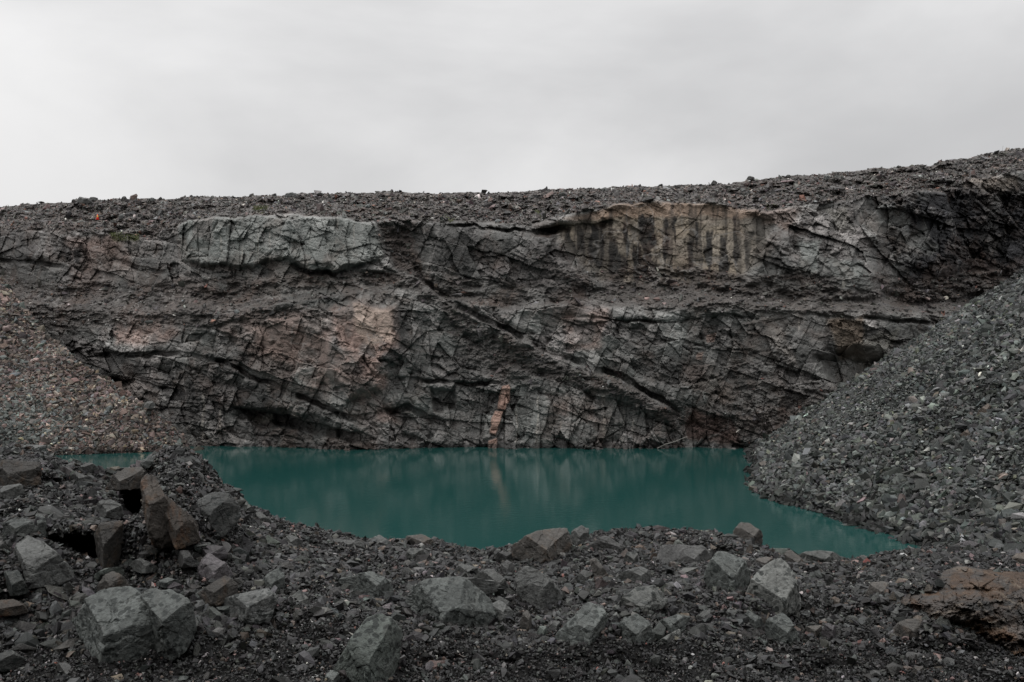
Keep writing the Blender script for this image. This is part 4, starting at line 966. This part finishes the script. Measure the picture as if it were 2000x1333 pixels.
B('boulder', 'blocky dark stone standing alone against the lake on the crest', 'boulder', 'frust', [(1428, 1050), (1436, 1030), (1447, 1019), (1464, 1021), (1489, 1041), (1488, 1068), (1466, 1070), (1440, 1056)], level=6, tone=1.1, ridge=[(1455, 1035, .5), (1478, 1050, .7)])
B('boulder', 'upright spotted shard below the pyramid boulder', 'boulder', 'spot', [(1492, 1226), (1500, 1206), (1530, 1194), (1546, 1214), (1564, 1250), (1550, 1259), (1520, 1252), (1498, 1246)], level=6, tone=1.0)
B('boulder', 'small speckled stone left of the upright spotted shard', 'boulder', 'spot', [(1451, 1202), (1464, 1190), (1486, 1204), (1494, 1222), (1472, 1228), (1454, 1216)], tone=.8)
B('boulder', 'dark oval stone lying at the foot of the rusty outcrop', 'boulder', 'frust', [(1744, 1228), (1756, 1212), (1778, 1205), (1802, 1205), (1826, 1222), (1816, 1240), (1780, 1244), (1752, 1238)], level=6, fwd=.6, tone=1.0, sharp=14)
def outcrop():
    outl = OUTL
    gx_ = np.arange(1735, 2200, 1.6); gy_ = np.arange(1095, 1320, 1.6); ox, oy = np.meshgrid(gx_, gy_)
    dd = fg_depth(ox, oy) + .02
    wx_ = ox + 7 * fbm2(ox / 20, oy / 20, 801, 3); wy_ = oy + 7 * fbm2(ox / 20, oy / 20, 803, 3)
    sd = polydist(wx_, wy_, outl)
    lift = .26 * (1 - np.exp(-np.clip(sd, 0, 999) / 26.0)) - .22 * smooth(1, -7, sd)
    dd = dd - lift
    for sc_, am, an in ((80, .10, .5), (34, .07, -.9), (16, .04, .3), (8, .018, 0)):
        u = (wx_ * math.cos(an) - wy_ * math.sin(an)) / (sc_ * 1.2); v = (wx_ * math.sin(an) + wy_ * math.cos(an)) / sc_
        f1, f2, r1_, r2_, r3_, dx_, dy_ = vor2(u, v, 810 + sc_)
        dd = dd + am * (r1_ * .8 + 1.6 * (r2_ * dx_ + r3_ * dy_)) + am * .08 * np.exp(-(f2 - f1) / .05)
    lay_ = fbm2((wx_ * .95 - wy_ * .3) / 60, (wx_ * .3 + wy_ * .95) / 9, 820, 4)
    dd = dd + .012 * lay_ + .02 * fbm2(ox / 5, oy / 5, 822, 3) + .09 * fbm2(ox / 30, oy / 20, 823, 5, .62)
    # the ledge between the upper slab and the lower mass
    ly = 1152 + .02 * (ox - 1830) + 5 * fbm2(ox / 18, ox * 0, 830, 3)
    dd = dd + .02 * np.exp(-((oy - ly + 14 * fbm2(ox / 40, ox * 0, 833, 3)) / 4.0) ** 2) * smooth(1825, 1840, ox) * smooth(1990, 1930, ox) - .07 * smooth(ly, ly - 8, oy)
    Po = unproj(ox, oy, dd); Bk = unproj(ox, oy, fg_depth(ox, oy) + .8)
    H_, W_ = ox.shape; n = H_ * W_
    fr = grid_faces(H_, W_); keep = (sd.ravel()[fr] > -16).all(1); ff = fr[keep]
    tone = np.exp(.2 * lay_ + .7 * fbm2(ox / 40, oy / 30, 835, 3))
    Co = np.array([.043, .037, .033])[None, None] * tone[..., None]
    rm = np.clip(smooth(.0, .22, fbm2(wx_ / 34, wy_ / 24, 837, 5) + .12 * smooth(1850, 1950, ox)), 0, 1)[..., None]
    gr_ = np.clip(smooth(.02, .14, fbm2(wx_ / 26, wy_ / 18, 841, 5)), 0, 1)[..., None] * .75
    Co = Co * (1 - gr_) + np.array([.034, .034, .033]) * tone[..., None] * gr_; rm = rm * (1 - gr_)
    Co = Co * (1 - rm) + np.array([.054, .034, .022]) * tone[..., None] * rm
    # close it with a back sheet and side walls
    ed = {}
    for f in ff:
        for a, b in zip(f, np.roll(f, -1)):
            if (b, a) in ed: del ed[(b, a)]
            else: ed[(a, b)] = 1
    side = np.array([[b, a, a + n, b + n] for a, b in ed]); T = np.concatenate([ff, ff[:, ::-1] + n, side])
    V = np.concatenate([Po.reshape(-1, 3), Bk.reshape(-1, 3)]); used = np.unique(T); mp_ = np.full(len(V), -1); mp_[used] = np.arange(len(used))
    C2 = np.concatenate([Co.reshape(-1, 3)] * 2)[used]; V = V[used]; c0 = V.mean(0)
    o = tri_mesh('outcrop', V - c0, mp_[T], M_outcrop, C2); o.location = c0
    tag(o, 'huge rust brown rock outcrop at the right edge of the berm', 'outcrop')
outcrop()
B('boulder', 'grey rock half buried left of the rusty outcrop', 'boulder', 'frust', [(1690, 1158), (1702, 1136), (1742, 1134), (1756, 1150), (1738, 1176), (1704, 1176)], level=6, tone=1.0, fwd=.3)
B('boulder', 'small rounded rock next to the half buried grey rock', 'boulder', 'plain', [(1742, 1164), (1752, 1152), (1768, 1160), (1766, 1176), (1746, 1176)], tone=.8)
B('boulder', 'low brownish stone right of the upright spotted shard', 'boulder', 'frust', [(1560, 1236), (1576, 1222), (1602, 1218), (1606, 1232), (1586, 1242)], tone=1.3)
B('boulder', 'mauve angular stone in a row right of the upright spotted shard', 'boulder', 'purple', [(1604, 1232), (1614, 1215), (1636, 1220), (1632, 1238), (1610, 1248)], tone=.8)
B('boulder', 'small bright flat stone on the fine gravel at lower right', 'boulder', 'white', [(1526, 1281), (1540, 1275), (1552, 1278), (1545, 1286), (1532, 1285)], tone=.5)
B('boulder', 'yellow brown chip on the gravel right of the pyramid boulder', 'boulder', 'rust', [(1619, 1171), (1630, 1162), (1646, 1174), (1641, 1188), (1625, 1184)], tone=1.5)
B('boulder', 'light grey cobble right of the yellow brown chip', 'boulder', 'pale', [(1663, 1182), (1675, 1173), (1692, 1178), (1690, 1192), (1670, 1190)], tone=.7)
B('boulder', 'dull grey stone below the dark rounded boulder with flecks', 'boulder', 'plain', [(1410, 1202), (1425, 1184), (1442, 1190), (1447, 1206), (1430, 1214)], tone=.9)
B('boulder', 'slanting grey shard left of the dull grey stone', 'boulder', 'plain', [(1349, 1212), (1374, 1190), (1390, 1187), (1382, 1206), (1360, 1222)], tone=.95)
B('boulder', 'orange brown rock at the right edge below the scree', 'boulder', 'rust', [(1964, 1098), (1984, 1080), (2030, 1076), (2040, 1104), (1990, 1108)], tone=2.0)
B('boulder', 'dark flat slab in the gravel at lower right', 'boulder', 'dark', [(1758, 1292), (1775, 1270), (1802, 1274), (1808, 1288), (1780, 1294)], tone=1.1)
B('boulder', 'brownish block near the bottom right corner', 'boulder', 'frust', [(1778, 1312), (1785, 1300), (1802, 1298), (1808, 1314), (1790, 1320)], tone=1.2)
B('boulder', 'grey cobble right of the dark flat slab', 'boulder', 'plain', [(1832, 1292), (1850, 1281), (1868, 1286), (1866, 1300), (1842, 1302)], tone=.9)
B('boulder', 'pale brown stone just behind the pyramid boulder crest', 'boulder', 'frust', [(1470, 1110), (1478, 1090), (1495, 1084), (1515, 1092), (1500, 1112)], tone=1.7)
B('boulder', 'mauve dome-shaped rock at the shore under the right scree', 'boulder', 'purple', [(1855, 1080), (1870, 1062), (1895, 1055), (1918, 1064), (1926, 1078), (1890, 1084)], tone=.8, d=9.2, fwd=.3)

# --- far boulders: on the scree and the rim
def onscree(px, py):
    d = np.linspace(45, 109.5, 800); x = (px - CX) / F * d
    z = scree_r(x, d); k = np.argmax(z > (CY - py) / F * d); return float(d[k])
B('boulder', 'long brownish slab lying high on the right scree near the frame edge', 'boulder', 'farbrown', [(1903, 820), (1912, 802), (1928, 789), (1941, 792), (1932, 805)], d=onscree(1920, 815) - .1, tone=1.0)
B('boulder', 'pinkish block low on the right scree', 'boulder', 'farbrown', [(1948, 930), (1960, 922), (1974, 928), (1972, 940), (1956, 942)], d=onscree(1960, 938) - .1, tone=1.3)
B('boulder', 'rounded brown block on the right scree below the long slab', 'boulder', 'farbrown', [(1874, 850), (1890, 838), (1910, 842), (1906, 856), (1884, 858)], d=onscree(1890, 855) - .1, tone=.9)
B('boulder', 'pale block on the left scree edge against the wall', 'boulder', 'far', [(278, 796), (284, 785), (298, 783), (304, 792), (296, 800)], d=109.0, tone=1.2)
B('boulder', 'flat grey rock on the left scree near the waterline', 'boulder', 'farpale', [(38, 874), (60, 868), (92, 870), (90, 882), (50, 888)], d=98.5, tone=.8)
RIM = [('flat topped pale outcrop stone on the left skyline', 'far', [(147, 396), (155, 384), (170, 388), (182, 394), (178, 399)], 1.0), ('long flat stone lying on the left skyline', 'far', [(168, 390), (176, 384), (192, 387), (191, 394)], 1.1),
       ('angular dark block on the left skyline right of the flat stones', 'far', [(234, 392), (240, 384), (245, 383), (250, 391)], .8), ('rounded grey block on the skyline, left of a dark pair', 'farpale', [(290, 392), (295, 385), (303, 389), (302, 394)], .8),
       ('small black block on the skyline beside a rounded grey one', 'far', [(308, 390), (314, 384), (318, 389)], .6), ('pale leaning boulder on the skyline above the green grey crag', 'farpale', [(552, 385), (560, 377), (573, 375), (576, 381), (562, 386)], 1.0),
       ('tiny upright stone on the middle skyline', 'far', [(1063, 372), (1068, 363), (1071, 371)], .9), ('pointed dark block on the skyline at right of centre', 'far', [(1386, 362), (1394, 351), (1402, 358)], .8),
       ('large dark block on the right skyline', 'far', [(1456, 352), (1463, 343), (1474, 347), (1475, 353)], .8), ('small round dark block right of the large skyline block', 'far', [(1534, 347), (1538, 341), (1543, 342), (1544, 347)], .8),
       ('pale block under the skyline at the right', 'farpale', [(1606, 350), (1614, 340), (1624, 345), (1618, 352)], .8), ('pale block on the rim below the left skyline', 'farpale', [(229, 426), (240, 416), (242, 424), (234, 430)], .8),
       ('white stone beside the traffic cone', 'white', [(176, 427), (180, 423), (185, 424), (184, 428)], 1.2), ('white stone on the middle rim above the collapsed wall', 'white', [(838, 428), (844, 424), (849, 427), (846, 430)], 1.0),
       ('cream stone on the middle rim right of the white one', 'white', [(889, 427), (895, 422), (899, 426), (896, 429)], .8)]
for lb, mt, poly, tn in RIM:
    pa = np.array(poly); px_, py_ = pa[:, 0].mean(), pa[:, 1].max()
    j = int(np.argmin(abs(gx - px_))); pcr = PY[-1, j]
    dd_ = cliff_depth(px_, max(py_, pcr + 1.5))
    B('boulder', lb, 'boulder', mt, poly, d=dd_ - .15, level=4, tone=tn, fwd=.5)

# --- loose rocks, individually placed repeats
LOOSE = []
for k in range(10):
    pts = MEDIUM[k][0]
    V, T, qn = rock_from_hull(pts, 4, 3000 + k, 1.1, chips=6)
    me_o = tri_mesh('loose_rock_mesh', V, T, M_plain, np.full((len(V), 3), 1.0) * np.array([.064, .065, .062]) * np.exp(.3 * fbm3(qn * 2 + k, k, 3))[:, None], link=False)
    LOOSE.append(me_o)
def place_loose(n, zone, size, lab, group, mats, seed, tilt=.6, sink=.15):
    rs = np.random.RandomState(seed); Pm, mk_ = zone
    q, nn, ii, jj = sample_grid(Pm, mk_, n, rs); R = rand_rots(n, rs, tilt)
    from mathutils import Matrix
    for k in range(n):
        src = LOOSE[rs.randint(len(LOOSE))]
        o = src.copy(); o.name = 'loose_rock'; col.objects.link(o)
        m = mats[rs.randint(len(mats))]
        o.material_slots[0].link = 'OBJECT'; o.material_slots[0].material = m
        s = size * math.exp(rs.normal(0, .33)); e = np.exp(rs.normal(0, .2, 3)) * s
        o.rotation_euler = Matrix(R[k]).to_euler(); o.scale = e
        p = q[k] + np.array([0, 0, s * sink]); o.location = p
        tag(o, lab, 'rock', group)
far_m = [M_far, M_scree]
mid = ((FX > 20) & (FX < 1980) & (FT > .18) & (FT < .93) & (cav < .05)).astype(float) * (1 - .85 * fine_zone)
place_loose(130, (Pf, mid * (FX > 420)), .044, 'loose grey angular rock lying in the gravel of the berm', 'loose rocks in the berm gravel', [M_plain, M_plain, M_spot, M_frust], 71)
place_loose(45, (Pf, mid * (FX < 520)), .046, 'loose dark rock lying on the left gravel heap', 'loose rocks on the left heap', [M_plain, M_frust], 72)
place_loose(40, (Pr, ((X_ / Y_ < .53) & (S_ > .3) & (S_ < 28) & (Y_ < 100) & (Y_ > 46)).astype(float)), .42, 'larger grey green block lying among the stones of the right scree', 'larger blocks on the right scree', [M_scree], 73)
place_loose(85, (P, inview * (rimf > .25) * (rimf < .97)), .38, 'grey block lying on the gravel rim above the quarry wall', 'blocks along the rim', [M_far], 74)

# ================================================================== SMALL THINGS
def flat_mat(name, c, r=.5):
    m = bpy.data.materials.new(name); m.use_nodes = True; t = m.node_tree; p = t.nodes['Principled BSDF']
    n = N(t, 'ShaderNodeTexNoise'); n.inputs['Scale'].default_value = 12; x = N(t, 'ShaderNodeMix', data_type='RGBA')
    x.inputs[6].default_value = (*c, 1); x.inputs[7].default_value = (*[v * .75 for v in c], 1)
    t.links.new(n.outputs['Fac'], x.inputs[0]); t.links.new(x.outputs[2], p.inputs['Base Color']); p.inputs['Roughness'].default_value = r; return m
def lathe(name, prof, mat, parent, seg=24, square=False):
    V, T = [], []
    for r, z in prof:
        for k in range(seg):
            a = 2 * math.pi * k / seg; V.append((r * math.cos(a), r * math.sin(a), z))
    for i in range(len(prof) - 1):
        for k in range(seg):
            T.append([i * seg + k, i * seg + (k + 1) % seg, (i + 1) * seg + (k + 1) % seg, (i + 1) * seg + k])
    return tri_mesh(name, np.array(V), np.array(T), mat, smooth_=not square, parent=parent)
dcone = cliff_depth(190, 429) - .3
cone = empty('traffic_cone', unproj(190.5, 429.3, dcone).tolist())
tag(cone, 'bright red traffic cone with a yellow band standing on the left rim', 'traffic cone')
red = flat_mat('red_plastic', (.75, .04, .02)); yel = flat_mat('yellow_band', (.85, .50, .04))
lathe('cone_body', [(.0, .05), (.17, .05), (.14, .30), (.13, .32), (.07, .62), (.04, .75), (.0, .75)], red, cone)
lathe('reflective_band', [(.128, .34), (.134, .34), (.098, .54), (.092, .54)], yel, cone)
lathe('cone_base', [(.0, .0), (.26, .0), (.26, .045), (.24, .05), (.0, .05)], red, cone, seg=4, square=True)
# thin pole on the right skyline
dp = cliff_depth(1957, 297)
pole = empty('marker_pole', unproj(1957.5, 295.5, dp).tolist())
tag(pole, 'thin leaning marker pole on the right skyline', 'pole')
gm_ = flat_mat('grey_metal', (.12, .12, .12))
def tube(name, pts, rad, mat, parent=None, seg=7):
    pts = np.array(pts, float); V, T = [], []
    for i, p in enumerate(pts):
        t = pts[min(i + 1, len(pts) - 1)] - pts[max(i - 1, 0)]; t /= np.linalg.norm(t)
        a = np.cross(t, [0, 1, .3]); a /= np.linalg.norm(a) + 1e-9; b = np.cross(t, a); r = rad[i] if hasattr(rad, '__len__') else rad
        for k in range(seg): V.append(p + r * (math.cos(2 * math.pi * k / seg) * a + math.sin(2 * math.pi * k / seg) * b))
    for i in range(len(pts) - 1):
        for k in range(seg): T.append([i * seg + k, i * seg + (k + 1) % seg, (i + 1) * seg + (k + 1) % seg, (i + 1) * seg + k])
    return tri_mesh(name, np.array(V), np.array(T), mat, smooth_=True, parent=parent)
tube('pole_shaft', [(0, 0, -.3), (.06, 0, .4), (.12, 0, .78)], .014, gm_, pole)
tube('pole_foot', [(-.02, 0, -.3), (0, 0, .03)], .05, gm_, pole)
# bleached branch at the water's edge below the wall
dw = cliff_depth(1310, 868) - 1.0
wood = flat_mat('bleached_wood', (.22, .21, .19))
br = tube('branch', [unproj(1284, 876, dw) , unproj(1300, 868, dw - .2), unproj(1318, 863, dw - .2), unproj(1342, 853, dw)], [.07, .06, .05, .03], wood)
tag(br, 'bleached bare branch leaning at the foot of the quarry wall', 'branch')
# low plants on the rim
rs = np.random.RandomState(91)
q, nn, ii, jj = sample_grid(P, moss * (moss > .3), 1400, rs)
V, T = [], []
for k in range(len(q)):
    for m_ in range(4):
        a = rs.uniform(0, 6.28); h = rs.uniform(.05, .16); w_ = rs.uniform(.02, .05); dx, dy = math.cos(a), math.sin(a); b = q[k] + rs.normal(0, .05, 3) * [1, 1, 0]
        n0 = len(V); V += [b + [-dy * w_, dx * w_, 0], b + [dy * w_, -dx * w_, 0], b + [dx * h * .6, dy * h * .6, h]]; T.append([n0, n0 + 1, n0 + 2])
tag(tri_mesh('low_plants', np.array(V), np.array(T), flat_mat('moss_green', (.085, .10, .03), .8)), 'patchy yellow green low plants on the rim', 'ground cover', kind='stuff')
